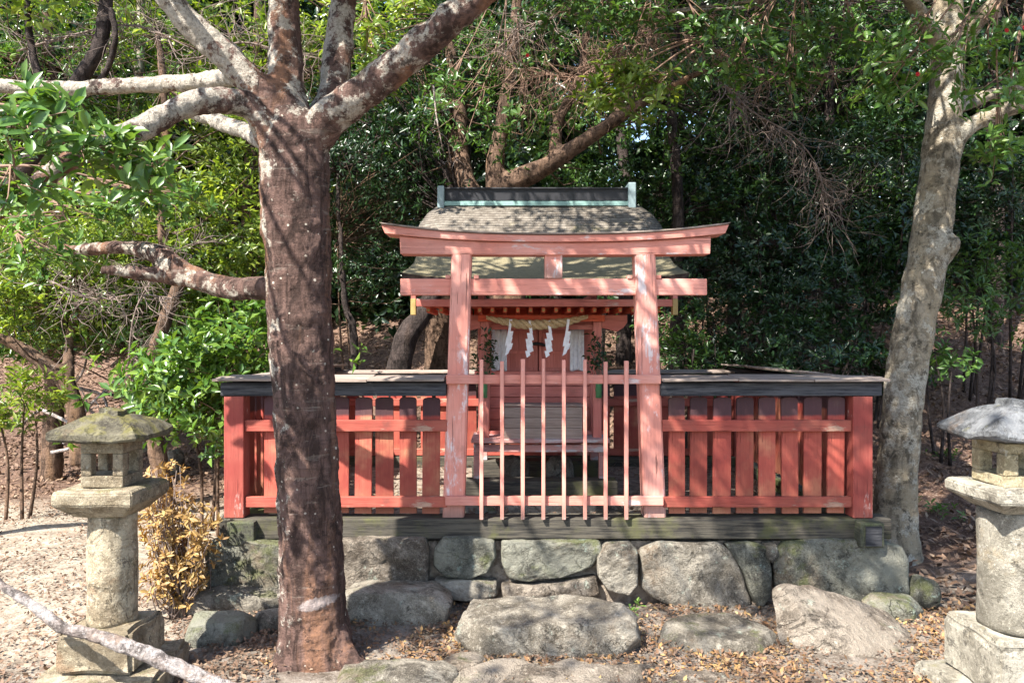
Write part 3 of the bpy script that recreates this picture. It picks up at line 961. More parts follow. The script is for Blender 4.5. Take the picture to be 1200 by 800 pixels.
def fence(label, loc, rz, L, pick0, npick, posts, cap=(0, 0), step=0.1485, over=(0.03, 0.03), dz=0.0):
    t = thing('picket_fence', label, 'fence', loc, rz, 'red picket fences round the shrine')
    for p in posts:
        add_box_part('post', t, p - 0.064, p + 0.064, -0.064, 0.064, 0.002, 0.79 + dz, M['post'], 0.006)
    a, b_ = posts[0] + 0.064 if posts and posts[0] < L / 2 else 0, (posts[-1] - 0.064 if posts and posts[-1] > L / 2 else L)
    add_box_part('rail', t, a, b_, -0.045, -0.012, 0.56, 0.634, M['fence_x'])
    add_box_part('rail', t, a, b_, -0.047, -0.012, 0.068, 0.136, M['fence_x'])
    for k in range(npick):
        o = bpy.data.objects.new('picket', PICKET)
        COL.objects.link(o)
        o.parent = t
        o.location = (pick0 + k * step + RS.uniform(-.004, .004), 0.001, 0.022 + RS.uniform(-.003, .003))
        o.rotation_euler = (RS.uniform(-0.006, 0.004), RS.uniform(-0.01, 0.01), RS.uniform(-.05, .05))
        o.scale = (RS.uniform(.93, 1.05), 1, 1)
    add_box_part('cap_beam', t, cap[0], cap[1], -0.068, 0.068, 0.792 + dz, 0.878 + dz, M['black'], 0.006)
    # thin roof boards on the cap, a little warped
    for (y0, y1, zz, sh) in ((-0.13, 0.02, 0.880, 0), (-0.005, 0.14, 0.886, 0.04)):
        n = 3
        xs = np.linspace(cap[0] - over[0] + sh * (over[0] > 0), cap[1] + over[1], n + 1)
        for q in range(n):
            bm = bmesh.new()
            w1, w2 = RS.uniform(0, 0.012), RS.uniform(0, 0.012)
            zl = zz + dz
            hexa(bm, [(xs[q], y0, zl + w1), (xs[q + 1] - 0.004, y0 + 0.004, zl + w2), (xs[q + 1] - 0.004, y1, zl + 0.012 + w2), (xs[q], y1, zl + 0.012 + w1),
                      (xs[q], y0, zl + w1 + 0.015), (xs[q + 1] - 0.004, y0 + 0.004, zl + w2 + 0.015), (xs[q + 1] - 0.004, y1, zl + 0.027 + w2), (xs[q], y1, zl + 0.027 + w1)])
            from_bm('cap_board', bm, M['greyboard'], t, bevel=0.002)
    return t


def lx(px, Y=5.0):
    return (px - 600) / FPX * Y


xl0 = lx(317) - X0
fence('front picket fence left of the gate, partly behind the big tree', (X0, YF, SILLT), 0, lx(524) - X0, xl0, 8, [0.0], (lx(258, 4.96) - X0, lx(523) - X0), over=(0.03, -0.004))
fr = lx(776)
fence('front picket fence right of the gate', (fr, YF, SILLT), 0, X1 - fr, lx(793.5) - fr, 8, [X1 - fr], (lx(773) - fr, lx(1034, 4.96) - fr), over=(-0.004, 0.03))
Ls = YB - YF
fence('left side picket fence running back to the slope', (X0, YB, SILLT), -R(90), Ls, 0.2, 16, [0.0], (-0.1, Ls - 0.075))
fence('right side picket fence running back to the slope', (X1, YF, SILLT), R(90), Ls, 0.2, 16, [Ls], (0.075, Ls + 0.1))
fence('rear picket fence behind the shrine', (X0, YB, SILLT - 0.06), 0, X1 - X0, 0.2, 26, [X1 - X0 - 0.0], (0.075, X1 - X0 - 0.075), dz=0.0)

# ------------------------------------------------------------------ torii
YT = 5.055
tor = thing('torii_gate', 'faded pink wooden torii gate standing on the timber sill', 'torii gate', (CX, YT, SILLT))
ORG = Vector((CX, YT, SILLT))


def T(px, py, Y=YT):
    return W(px, py, Y) - ORG


for (b0, b1, t0, t1) in ((519.5, 544.5, 530, 553), (753, 778.5, 742, 766)):
    bm = bmesh.new()
    d = 0.068
    sec = []
    n = 10
    for k in range(n + 1):
        f = k / n
        xa = T(b0 + (t0 - b0) * f, 0).x; xb = T(b1 + (t1 - b1) * f, 0).x
        z = 0.002 + f * (T(0, 298).z - 0.002)
        c = 0.012
        ring = [(xa + c, -d), (xb - c, -d), (xb, -d + c), (xb, d - c), (xb - c, d), (xa + c, d), (xa, d - c), (xa, -d + c)]
        sec.append([bm.verts.new((x, y, z)) for x, y in ring])
    for k in range(n):
        for j in range(8):
            bm.faces.new([sec[k][j], sec[k][(j + 1) % 8], sec[k + 1][(j + 1) % 8], sec[k + 1][j]])
    bm.faces.new(sec[0][::-1]); bm.faces.new(sec[-1])
    from_bm('pillar', bm, M['torii'], tor)


def curved_beam(name, parent, xl, xr, fn_lo, fn_hi, y0, y1, mat, slant=0.0, n=28):
    bm = bmesh.new()
    sec = []
    xm = (xl + xr) / 2
    for k in range(n + 1):
        f = k / n
        x = xl + (xr - xl) * f
        a, b_ = fn_lo(f), fn_hi(f)
        # ends cut at a slant
        s = slant * (1 if f > .5 else -1) * (1 if k in (0, n) else 0)
        sec.append([bm.verts.new((x, y0, a)), bm.verts.new((x, y1, a)), bm.verts.new((x + s, y1, b_)), bm.verts.new((x + s, y0, b_))])
    for k in range(n):
        for j in range(4):
            bm.faces.new([sec[k][j], sec[k][(j + 1) % 4], sec[k + 1][(j + 1) % 4], sec[k + 1][j]])
    bm.faces.new(sec[0]); bm.faces.new(sec[-1][::-1])
    return from_bm(name, bm, mat, parent, bevel=0.003)


def up(f):                      # upward sweep of the top lintel
    return 0.055 * abs(2 * f - 1) ** 2.4


zk = T(0, 286).z
curved_beam('lower_lintel', tor, T(471, 0).x, T(829, 0).x, lambda f: T(0, 300).z + up(f) * 0.12, lambda f: zk + up(f) * 0.78, -0.07, 0.07, M['torii_x'], 0.006)
curved_beam('top_lintel', tor, T(454, 0).x, T(845, 0).x, lambda f: zk + up(f) * 0.98 + 0.003, lambda f: zk + 0.046 + up(f) * 1.0 + 0.012 * abs(2 * f - 1) ** 3, -0.10, 0.10, M['torii_x'], 0.025)
curved_beam('weather_board', tor, T(451, 0).x, T(848, 0).x, lambda f: zk + 0.049 + up(f) * 1.0 + 0.012 * abs(2 * f - 1) ** 3, lambda f: zk + 0.060 + up(f) + 0.012 * abs(2 * f - 1) ** 3, -0.115, 0.115, M['greyboard'], 0.02)
add_box_part('tie_beam', tor, T(470, 0).x, T(827, 0).x, -0.035, 0.035, T(0, 346).z, T(0, 327).z, M['torii_x'], 0.004)
add_box_part('centre_strut', tor, T(638, 0).x, T(658.5, 0).x, -0.05, 0.05, T(0, 327).z + 0.001, T(0, 300).z + 0.001, M['torii'], 0.004)
for px in (525.5, 558.5, 737, 770.5):
    bm = bmesh.new()
    a = T(px, 327).z + 0.001
    x = T(px, 0).x
    hexa(bm, [(x - .016, -.045, a), (x + .016, -.045, a), (x + .016, .03, a), (x - .016, .03, a), (x - .016, -.045, a + .022), (x + .016, -.045, a + .022), (x + .016, .03, a + .012), (x - .016, .03, a + .012)])
    from_bm('wedge', bm, M['torii_x'], tor, bevel=0.002)

# barred gate in front of the torii pillars
gt = thing('barred_gate', 'low pink barred gate of eight thin upright bars across the torii', 'gate', (CX, 4.965, SILLT))
GO = Vector((CX, 4.965, SILLT))
def G(px, py): return W(px, py, 4.965) - GO
add_box_part('rail', gt, G(523, 0).x, G(774, 0).x, -0.018, 0.018, G(0, 449.5).z, G(0, 439).z, M['torii_x'], 0.003)
add_box_part('rail', gt, G(522, 0).x, G(777, 0).x, -0.018, 0.018, G(0, 591.5).z, G(0, 581).z, M['torii_x'], 0.003)
for k, px in enumerate((564.5, 588.5, 612.5, 636.5, 660.5, 685, 709, 733)):
    bm = bmesh.new()
    x = 0; w = 0.0118
    top = G(0, (421, 423, 420.5, 420, 421.5, 421, 423.5, 422.5)[k]).z
    hexa(bm, [(-w, -w, 0.003), (w, -w, 0.003), (w, w, 0.003), (-w, w, 0.003), (-w, -w, top), (w, -w, top), (w, w, top), (-w, w, top)])
    for v in bm.verts:
        if v.co.z > 0.5: v.co.x += RS.uniform(-0.003, 0.003)
    o = from_bm('bar', bm, M['torii'], gt, (G(px, 0).x, -0.034, 0), bevel=0.002)

# ------------------------------------------------------------------ shrine
sh = thing('wooden_shrine', 'small pink wooden shrine with mossy shingle roof inside the fence', 'shrine', (CX, 6.5, 0.36))
SO = Vector((CX, 6.5, 0.36))


def S(px, py, Y):
    return W(px, py, Y) - SO


def sbox(name, px0, px1, py_top, py_bot, Y0, Y1, mat, bevel=0.004, parent=sh):
    """front face given in photo pixels at Y0, real depth to Y1"""
    a = S(px0, py_bot, Y0); b_ = S(px1, py_top, Y0)
    return add_box_part(name, parent, a.x, b_.x, Y0 - SO.y, Y1 - SO.y, a.z, b_.z, mat, bevel)


# roof: curved sheet with thickness
prof = [(5.43, 2.035), (5.56, 2.075), (5.72, 2.135), (5.9, 2.22), (6.08, 2.335), (6.25, 2.46), (6.42, 2.59), (6.58, 2.71), (6.72, 2.79), (6.80, 2.815), (6.90, 2.77), (7.05, 2.65), (7.22, 2.50), (7.4, 2.37), (7.6, 2.26)]
hw = [1.02, 0.99, 0.965, 0.965, 0.99, 1.02, 1.01, 0.96, 0.90, 0.87, 0.90, 0.98, 1.04, 1.07, 1.10]


def roof_mesh():
    bm = bmesh.new()
    uvl = bm.loops.layers.uv.new('UVMap')
    nxx = 24
    top, bot = [], []
    d = [0]
    for i in range(1, len(prof)):
        d.append(d[-1] + math.dist(prof[i], prof[i - 1]))
    vv = [1 - 1.0 * x / d[9] for x in d]       # 1 at front eave, 0 at ridge
    for i, (y, z) in enumerate(prof):
        rt, rb = [], []
        for k in range(nxx + 1):
            f = 2 * k / nxx - 1
            x = f * hw[i]
            lift = 0.05 * abs(f) ** 3 * (1 if i < 4 else 0.4)
            sag = -0.10 * max(0, abs(f) - 0.82) / 0.18 if 5 <= i <= 10 else -0.0
            p = Vector((x, y - SO.y, z + lift + sag * 0.35 - SO.z))
            rt.append(bm.verts.new(p))
            th = 0.075 if i < 4 else 0.06
            rb.append(bm.verts.new(p + Vector((-0.02 * f, 0.0, -th))))
        top.append(rt); bot.append(rb)
    def q(vs, uv):
        f = bm.faces.new(vs)
        f.smooth = True
        for lp, u in zip(f.loops, uv): lp[uvl].uv = u
        return f
    for i in range(len(prof) - 1):
        for k in range(nxx):
            u0, u1 = k / nxx, (k + 1) / nxx
            q([top[i][k], top[i][k + 1], top[i + 1][k + 1], top[i + 1][k]], [(u0, vv[i]), (u1, vv[i]), (u1, vv[i + 1]), (u0, vv[i + 1])])
            q([bot[i][k + 1], bot[i][k], bot[i + 1][k], bot[i + 1][k + 1]], [(u0, 0), (u1, 0), (u1, 0), (u0, 0)]).material_index = 1
        for k, s in ((0, 0), (nxx, 1)):
            f = q([top[i][k], top[i + 1][k], bot[i + 1][k], bot[i][k]] if s == 0 else [top[i + 1][k], top[i][k], bot[i][k], bot[i + 1][k]], [(0, .1)] * 4)
            f.material_index = 2; f.smooth = False
    for i in (0, len(prof) - 1):
        for k in range(nxx):
            f = q([top[i][k], bot[i][k], bot[i][k + 1], top[i][k + 1]] if i == 0 else [top[i][k + 1], bot[i][k + 1], bot[i][k], top[i][k]], [(k / nxx, .1)] * 4)
            f.material_index = 2; f.smooth = False
    me = bpy.data.meshes.new('roof')
    bm.to_mesh(me); bm.free()
    for m in ('roof', 'wood_under', 'bark_dark'): me.materials.append(M[m])
    o = bpy.data.objects.new('roof', me)
    COL.objects.link(o); o.parent = sh
    return o


roof = roof_mesh()
# ridge box
YR = 6.72
rd = sbox('ridge_beam', 521, 740, 221, 235.5, YR - 0.02, YR + 0.17, M['ridgeblack'], 0.006, roof)
sbox('ridge_cover', 517, 744, 219.5, 221.5, YR - 0.04, YR + 0.19, M['ridgeblack'], 0.004, roof)
sbox('ridge_strip', 520, 741, 235.6, 241, YR - 0.05, YR + 0.20, M['teal'], 0.004, roof)
for a, b_ in ((512.5, 520.5), (736.5, 745.5)):
    sbox('ridge_end', a, b_, 213.5 if a > 600 else 217.5, 244, YR - 0.06, YR + 0.21, M['palecopper'], 0.008, roof)

# eave fascia, gable boards, rafters
add_box_part('fascia', sh, -0.94, 0.94, 5.60 - SO.y, 5.64 - SO.y, S(0, 359, 5.6).z, S(0, 350.5, 5.6).z, M['body_x'], 0.004)
for s in (-1, 1):
    bm = bmesh.new()
    y0, y1 = 5.60 - SO.y, 6.72 - SO.y
    n = 8
    sec = []
    for k in range(n + 1):
        f = k / n
        y = y0 + (y1 - y0) * f
        yy = y + SO.y
        zt = np.interp(yy, [p[0] for p in prof], [p[1] for p in prof]) - 0.085 - SO.z
        sec.append([bm.verts.new((s * (0.955 + a), y, zt - b_)) for a, b_ in ((-0.018, 0.12), (0.018, 0.12), (0.018, 0.0), (-0.018, 0.0))])
    for k in range(n):
        for j in range(4):
            bm.faces.new([sec[k][j], sec[k][(j + 1) % 4], sec[k + 1][(j + 1) % 4], sec[k + 1][j]])
    bm.faces.new(sec[0]); bm.faces.new(sec[-1][::-1])
    gb = from_bm('gable_board', bm, M['body_x'], sh, bevel=0.003)
    add_box_part('brass_tip', gb, s * 0.955 - 0.019, s * 0.955 + 0.019, y0 - 0.006, y0 + 0.05, S(0, 369, 5.6).z, S(0, 350, 5.6).z, M['gold'], 0.003)
add_box_part('eave_board', sh, -0.93, 0.93, 5.66 - SO.y, 6.36 - SO.y, S(0, 357, 5.66).z, S(0, 357, 5.66).z + 0.015, M['orange'], 0.0)
for k in range(19):
    x = -0.86 + k * (1.72 / 18)
    rf = add_box_part('rafter', sh, x - 0.014, x + 0.014, 5.74 - SO.y, 6.36 - SO.y, S(0, 366, 5.75).z, S(0, 360, 5.75).z, M['orange'], 0.0)
    bm = bmesh.new()
    box(bm, x - 0.009, x + 0.009, 5.733 - SO.y, 5.739 - SO.y, S(0, 365, 5.75).z, S(0, 362, 5.75).z)
    c_ = from_bm('rafter_cap', bm, M['gold'], rf)
    c_.location = -Vector(rf.location)
# front beam of the porch with elbow brackets
sbox('porch_beam', 560, 709, 369, 376.5, 5.90, 5.97, M['orange'])
sbox('porch_beam', 566, 703, 380, 386, 6.02, 6.09, M['body_x'])
for s, a, b_ in ((-1, 563.5, 573), (1, 695, 705)):
    sbox('post', a, b_, 376.8, 528, 5.98, 6.05, M['body'])
    bm = bmesh.new()   # elbow bracket
    outl = [(0, 0), (0.05, -0.012), (0.12, -0.03), (0.17, 0.0), (0.20, 0.04), (0.20, 0.10), (0.0, 0.10)]
    z0 = S(0, 384, 6.0).z
    x0 = (S(563.5, 0, 6.0).x if s < 0 else S(705, 0, 6.0).x)
    va = [bm.verts.new((x0 + s * x, 5.99 - SO.y, z0 + z)) for x, z in outl]
    vb = [bm.verts.new((x0 + s * x, 6.04 - SO.y, z0 + z)) for x, z in outl]
    bm.faces.new(va); bm.faces.new(vb[::-1])
    for i in range(len(outl)):
        j = (i + 1) % len(outl)
        bm.faces.new([va[j], va[i], vb[i], vb[j]])
    from_bm('bracket', bm, M['body_x'], sh, bevel=0.006)
# body behind: walls, doors
YD = 6.38
bl, br = S(560, 0, YD).x, S(700, 0, YD).x
zf = S(0, 524, 5.95).z
zt = S(0, 372, YD).z
add_box_part('wall', sh, bl, S(593, 0, YD).x, YD - SO.y, YD + .05 - SO.y, S(0, 440, YD).z, zt, M['body'], 0.003)
add_box_part('wall', sh, S(668, 0, YD).x, br, YD - SO.y, YD + .05 - SO.y, S(0, 440, YD).z, zt, M['body'], 0.003)
add_box_part('wall', sh, bl, bl + 0.05, YD + .052 - SO.y, 7.15 - SO.y, zf, zt + .2, M['body'], 0.003)
add_box_part('wall', sh, br - 0.05, br, YD + .052 - SO.y, 7.15 - SO.y, zf, zt + .2, M['body'], 0.003)
add_box_part('wall', sh, bl, br, 7.152 - SO.y, 7.20 - SO.y, zf, zt + .2, M['body'], 0.003)
add_box_part('lintel', sh, S(592, 0, YD).x, S(669, 0, YD).x, YD - 0.03 - SO.y, YD + .04 - SO.y, S(0, 386, YD).z, zt, M['orange'], 0.003)
add_box_part('head_beam', sh, bl - .03, br + .03, YD - 0.035 - SO.y, YD + .02 - SO.y, zt + 0.002, zt + 0.09, M['orange'], 0.003)
for a, b_ in ((593.5, 630), (631.5, 668)):
    d_ = sbox('door', a, b_, 386.5, 434.5, YD - 0.005, YD + 0.03, M['body'], 0.002)
    ox = Vector(d_.location)
    xa, xb = S(a, 0, YD).x, S(b_, 0, YD).x
    for (p, q, r0, r1) in ((xa, xa + .028, 386.5, 434.5), (xb - .028, xb, 386.5, 434.5), (xa + .03, xb - .03, 386.5, 390.5), (xa + .03, xb - .03, 430.5, 434.5), (xa + .03, xb - .03, 411, 414)):
        bm = bmesh.new()
        box(bm, p, q, YD - 0.018 - SO.y, YD - 0.0065 - SO.y, S(0, r1, YD).z, S(0, r0, YD).z, ox)
        from_bm('door_stile', bm, M['body'], d_, bevel=0.002)
lk = Tubes()
lk.add([S(623, 404, 6.34), S(627, 402.5, 6.33), S(635, 403.5, 6.33), S(639, 405, 6.34)], [0.011, 0.014, 0.014, 0.010], 8, sub=3)
lk.build('door_lock', M['iron'], sh)
sbox('threshold', 556, 704, 435, 440, YD - 0.10, YD + 0.05, M['body_x'])
# planked front below the doors: separate boards
for k, (a, b_) in enumerate(((441, 452), (452.6, 465), (465.6, 478), (478.6, 491), (491.6, 503), (503.6, 520))):
    sbox('front_plank', 566, 701, a, b_, YD - 0.09 + 0.004 * (k % 2), YD - 0.05, M['body_x'], 0.003)
for a, b_ in ((566, 574), (692, 699.5)):
    sbox('inner_post', a, b_, 387, 520, YD - 0.15, YD - 0.095, M['body'])
# veranda bench with legs
vr = sbox('veranda', 552, 715, 514.5, 519, 5.88, 6.34, M['beam_y'], 0.004)
sbox('veranda_rail', 559, 711, 505, 514.3, 6.20, 6.25, M['body_x'], 0.003)
sbox('veranda_apron', 558, 709, 521, 529.5, 5.92, 5.95, M['beam_y'], 0.003)
for a, b_, Y0 in ((555, 565.5, 5.96), (702, 712, 5.96), (562, 571, 6.9), (692, 701, 6.9)):
    pa, pb = S(a, 0, Y0), S(b_, 0, Y0)
    add_box_part('leg', sh, pa.x, pb.x, Y0 - SO.y, Y0 + .065 - SO.y, 0.175, S(0, 520, 5.9).z - 0.001, M['beam_y'], 0.004)
# foundation beams and stone pads
fb = thing('foundation_beam', 'dark mossy beam on stones carrying the front of the shrine', 'beam', (CX, 5.85, 0.36))
a = W(545, 590, 5.85); b_ = W(724, 564, 5.85)
add_box_part('timber', fb, a.x - CX, b_.x - CX, 0, 0.20, a.z - .36, b_.z - .36, M['sill'], 0.006)
add_box_part('timber', fb, a.x - CX, b_.x - CX, 1.0, 1.2, a.z - .36, b_.z - .36 , M['sill'], 0.006)
face_rock('slab', [(592, 592), (640, 590), (700, 592), (700, 612), (594, 612)], 5.45, 0.3, M['rock'], 'low flat stone slab inside the gate in front of the shrine', bulge=0.05, seed=71)
boulder('slab', W(700, 0, 5.6).x, 5.62, 0.27, 0.43, 0.24, 0.14, M['rock'], 'pale flat stone at the right foot of the shrine beam', seed=77, sq=4, sub=4)
boulder('slab', W(556, 0, 5.6).x, 5.62, 0.27, 0.40, 0.16, 0.14, M['rock_green'], 'pale flat stone at the left foot of the shrine beam', seed=78, sq=4, sub=4)
for k, (px, lab) in enumerate(((603, 'pale stone lying under the veranda on the left'), (655, 'brown stone lying under the veranda in the middle'))):
    boulder('stone', W(px, 0, 6.4).x, 6.45, 0.40 - .1, 0.66, 0.13, 0.12, M['rock'], lab, seed=81 + k, sq=2.6, sub=4)

# offering box
ob = thing('offering_box', 'weathered grey wooden offering box on the shrine veranda', 'offering box', W(636, 517, 5.94))
OB = ob.location.copy()
def obx(name, px0, px1, pt, pb, Y0, Y1, par=ob):
    a = W(px0, pb, Y0) - OB; b_ = W(px1, pt, Y0) - OB
    return add_box_part(name, par, a.x, b_.x, Y0 - OB.y, Y1 - OB.y, a.z, b_.z, M['boxwood'], 0.004)
pf = [476.5, 489, 501.5, 514]
for q in range(3):
    obx('front_board', 591, 682.5, pf[q] + .4, pf[q + 1], 5.93 + 0.003 * (q % 2), 5.955)
obx('back_board', 592, 681, 477, 514, 6.15, 6.175)
obx('side_board', 591, 595, 476.5, 514, 5.957, 6.148)
obx('side_board', 678.5, 682.5, 476.5, 514, 5.957, 6.148)
obx('lid', 589.5, 684, 474.5, 476.2, 5.92, 6.18)
for a in (597, 668):
    obx('foot', a, a + 9, 514.2, 517.2, 5.945, 6.15)

# sacred rope
rp = Tubes()
nst = 60
RA, RB = W(570, 371.5, 5.86), W(689, 370.5, 5.86)
for s in range(3):
    path, rad = [], []
    for k in range(nst + 1):
        f = k / nst
        c = RA.lerp(RB, f)
        c.z -= 0.062 * (1 - (2 * f - 1) ** 2)
        r = 0.010 + 0.019 * math.sin(math.pi * f) ** 0.8
        a = f * 20 * math.pi / 2.2 + s * 2.094
        path.append(c + Vector((0, math.cos(a) * r * .75, math.sin(a) * r * .75)))
        rad.append(r * 0.72)
    rp.add(path, rad, 7)
bq = NB('straw_rope')
nn = bq.noise(bq.coord(), 160, 4, 0.7)
M['straw'] = bq.surf(bq.mix(bq.rng(nn, .35, .65), (0.36, 0.25, 0.12), (0.60, 0.47, 0.28)), 0.85, bq.bump(nn, 0.004, 1))
o = rp.build('sacred_rope', M['straw'], None, RA)
o.location = RA
tag(o, 'twisted straw rope strung across the front of the shrine', 'rope')
# paper streamers
for k, (px, lab) in enumerate(((598.5, 'leftmost'), (620.5, 'second from left'), (643, 'third from left'), (666, 'rightmost'))):
    pyt = 372 + (4 if k in (1, 2) else 2)
    bm = bmesh.new()
    o0 = W(px, pyt, 5.83)
    sc = 5.83 / FPX
    sgn = -1 if k in (0, 3) else 1
    segs = [(-1.4, 1.8, 0, 17), (-3.2, 3.2, 14, 25), (-4.8, 2.2, 21, 32), (-4.0, 2.8, 28, 38), (-5.2, -0.8, 35, 43)]
    for i, (a, b_, t0, t1) in enumerate(segs):
        a2, b2 = (a * sgn * -1, b_ * sgn * -1) if sgn < 0 else (a, b_)
        lo, hi_ = min(a2, b2), max(a2, b2)
        yy = -0.004 * i
        sk = 2.0 * sgn
        hexa(bm, [((lo + sk) * sc, yy, -t1 * sc), ((hi_ + sk) * sc, yy + .006 * (i % 2), -(t1 - 3) * sc), ((hi_ + sk) * sc, yy + 0.0015 + .006 * (i % 2), -(t1 - 3) * sc), ((lo + sk) * sc, yy + 0.0015, -t1 * sc),
                  (lo * sc, yy, -t0 * sc), (hi_ * sc, yy, -t0 * sc), (hi_ * sc, yy + 0.0015, -t0 * sc), (lo * sc, yy + 0.0015, -t0 * sc)])
    o = from_bm('paper_streamer', bm, M['paper'])
    o.location = o0
    tag(o, f'{lab} white zigzag paper streamer hanging from the rope', 'paper streamer', 'paper streamers on the rope')
# white curtains
for k, (a, b_, pb, lab) in enumerate(((576, 594, 434, 'wrinkled white cloth hanging left of the shrine doors'), (668, 684.5, 434, 'smooth white cloth hanging right of the shrine doors'))):
    Yc = 6.30
    n, mrows = 28, 14
    org = W((a + b_) / 2, 386, Yc)
    V, F = [], []
    for i in range(mrows + 1):
        for j in range(n + 1):
            f, g_ = j / n, i / mrows
            amp = 0.010 if k == 0 else 0.004
            p = W(a + (b_ - a) * f, 386 + (pb - 386) * g_ + math.sin(f * 9) * 0.7 * g_, Yc)
            p.y += amp * math.sin(f * 22 + g_ * 1.5) * (0.5 + g_) + amp * 0.6 * math.sin(f * 9 + 2)
            V.append(list(p - org))
    for i in range(mrows):
        for j in range(n):
            q = i * (n + 1) + j
            F.append([q, q + 1, q + n + 2, q + n + 1])
    o = from_np('cloth_hanging', np.array(V), np.array(F), M['cloth'], smooth=True)
    o.location = org
    sm = o.modifiers.new('thick', 'SOLIDIFY'); sm.thickness = 0.002
    tag(o, lab, 'cloth')
# sprig vases
for k, (px, lab) in enumerate(((567.5, 'green tube vase with leafy sprigs on the left shrine post'), (701.5, 'green tube vase with leafy sprigs on the right shrine post'))):
    base = W(px, 466, 5.93)
    t = thing('sprig_vase', lab, 'vase', base)
    tb = Tubes()
    tb.add([(0, 0, 0), (0, 0, 0.05), (0, 0, 0.052), (0, 0, 0.10), (0, 0, 0.102), (0, 0, 0.165)], [0.024, 0.023, 0.026, 0.023, 0.026, 0.024], 14)
    tb.build('vase', M['bamboo'], t)
    st = Tubes()
    C, A = [], []
    for q in range(9):
        d = Vector((RS.uniform(-.10, .10), RS.uniform(-.06, .03), RS.uniform(.25, .46)))
        st.add([(0, 0, .1), d * .5 + Vector((0, 0, .08)), d], [.003, .0025, .0015], 4)
        for u in (0.55, .7, .85, 1.0):
            C.append(list(d * u + Vector((0, 0, .04)))); A.append([d.x * 2, d.y * 2 - .3, .5])
    st.build('stem', M['twig_brown'], t)
    V, F = rosettes(np.array(C), np.array(A), 3, 0.05, wr=0.45)
    from_np('leaves', V, F, M['leaf_dark'], t)


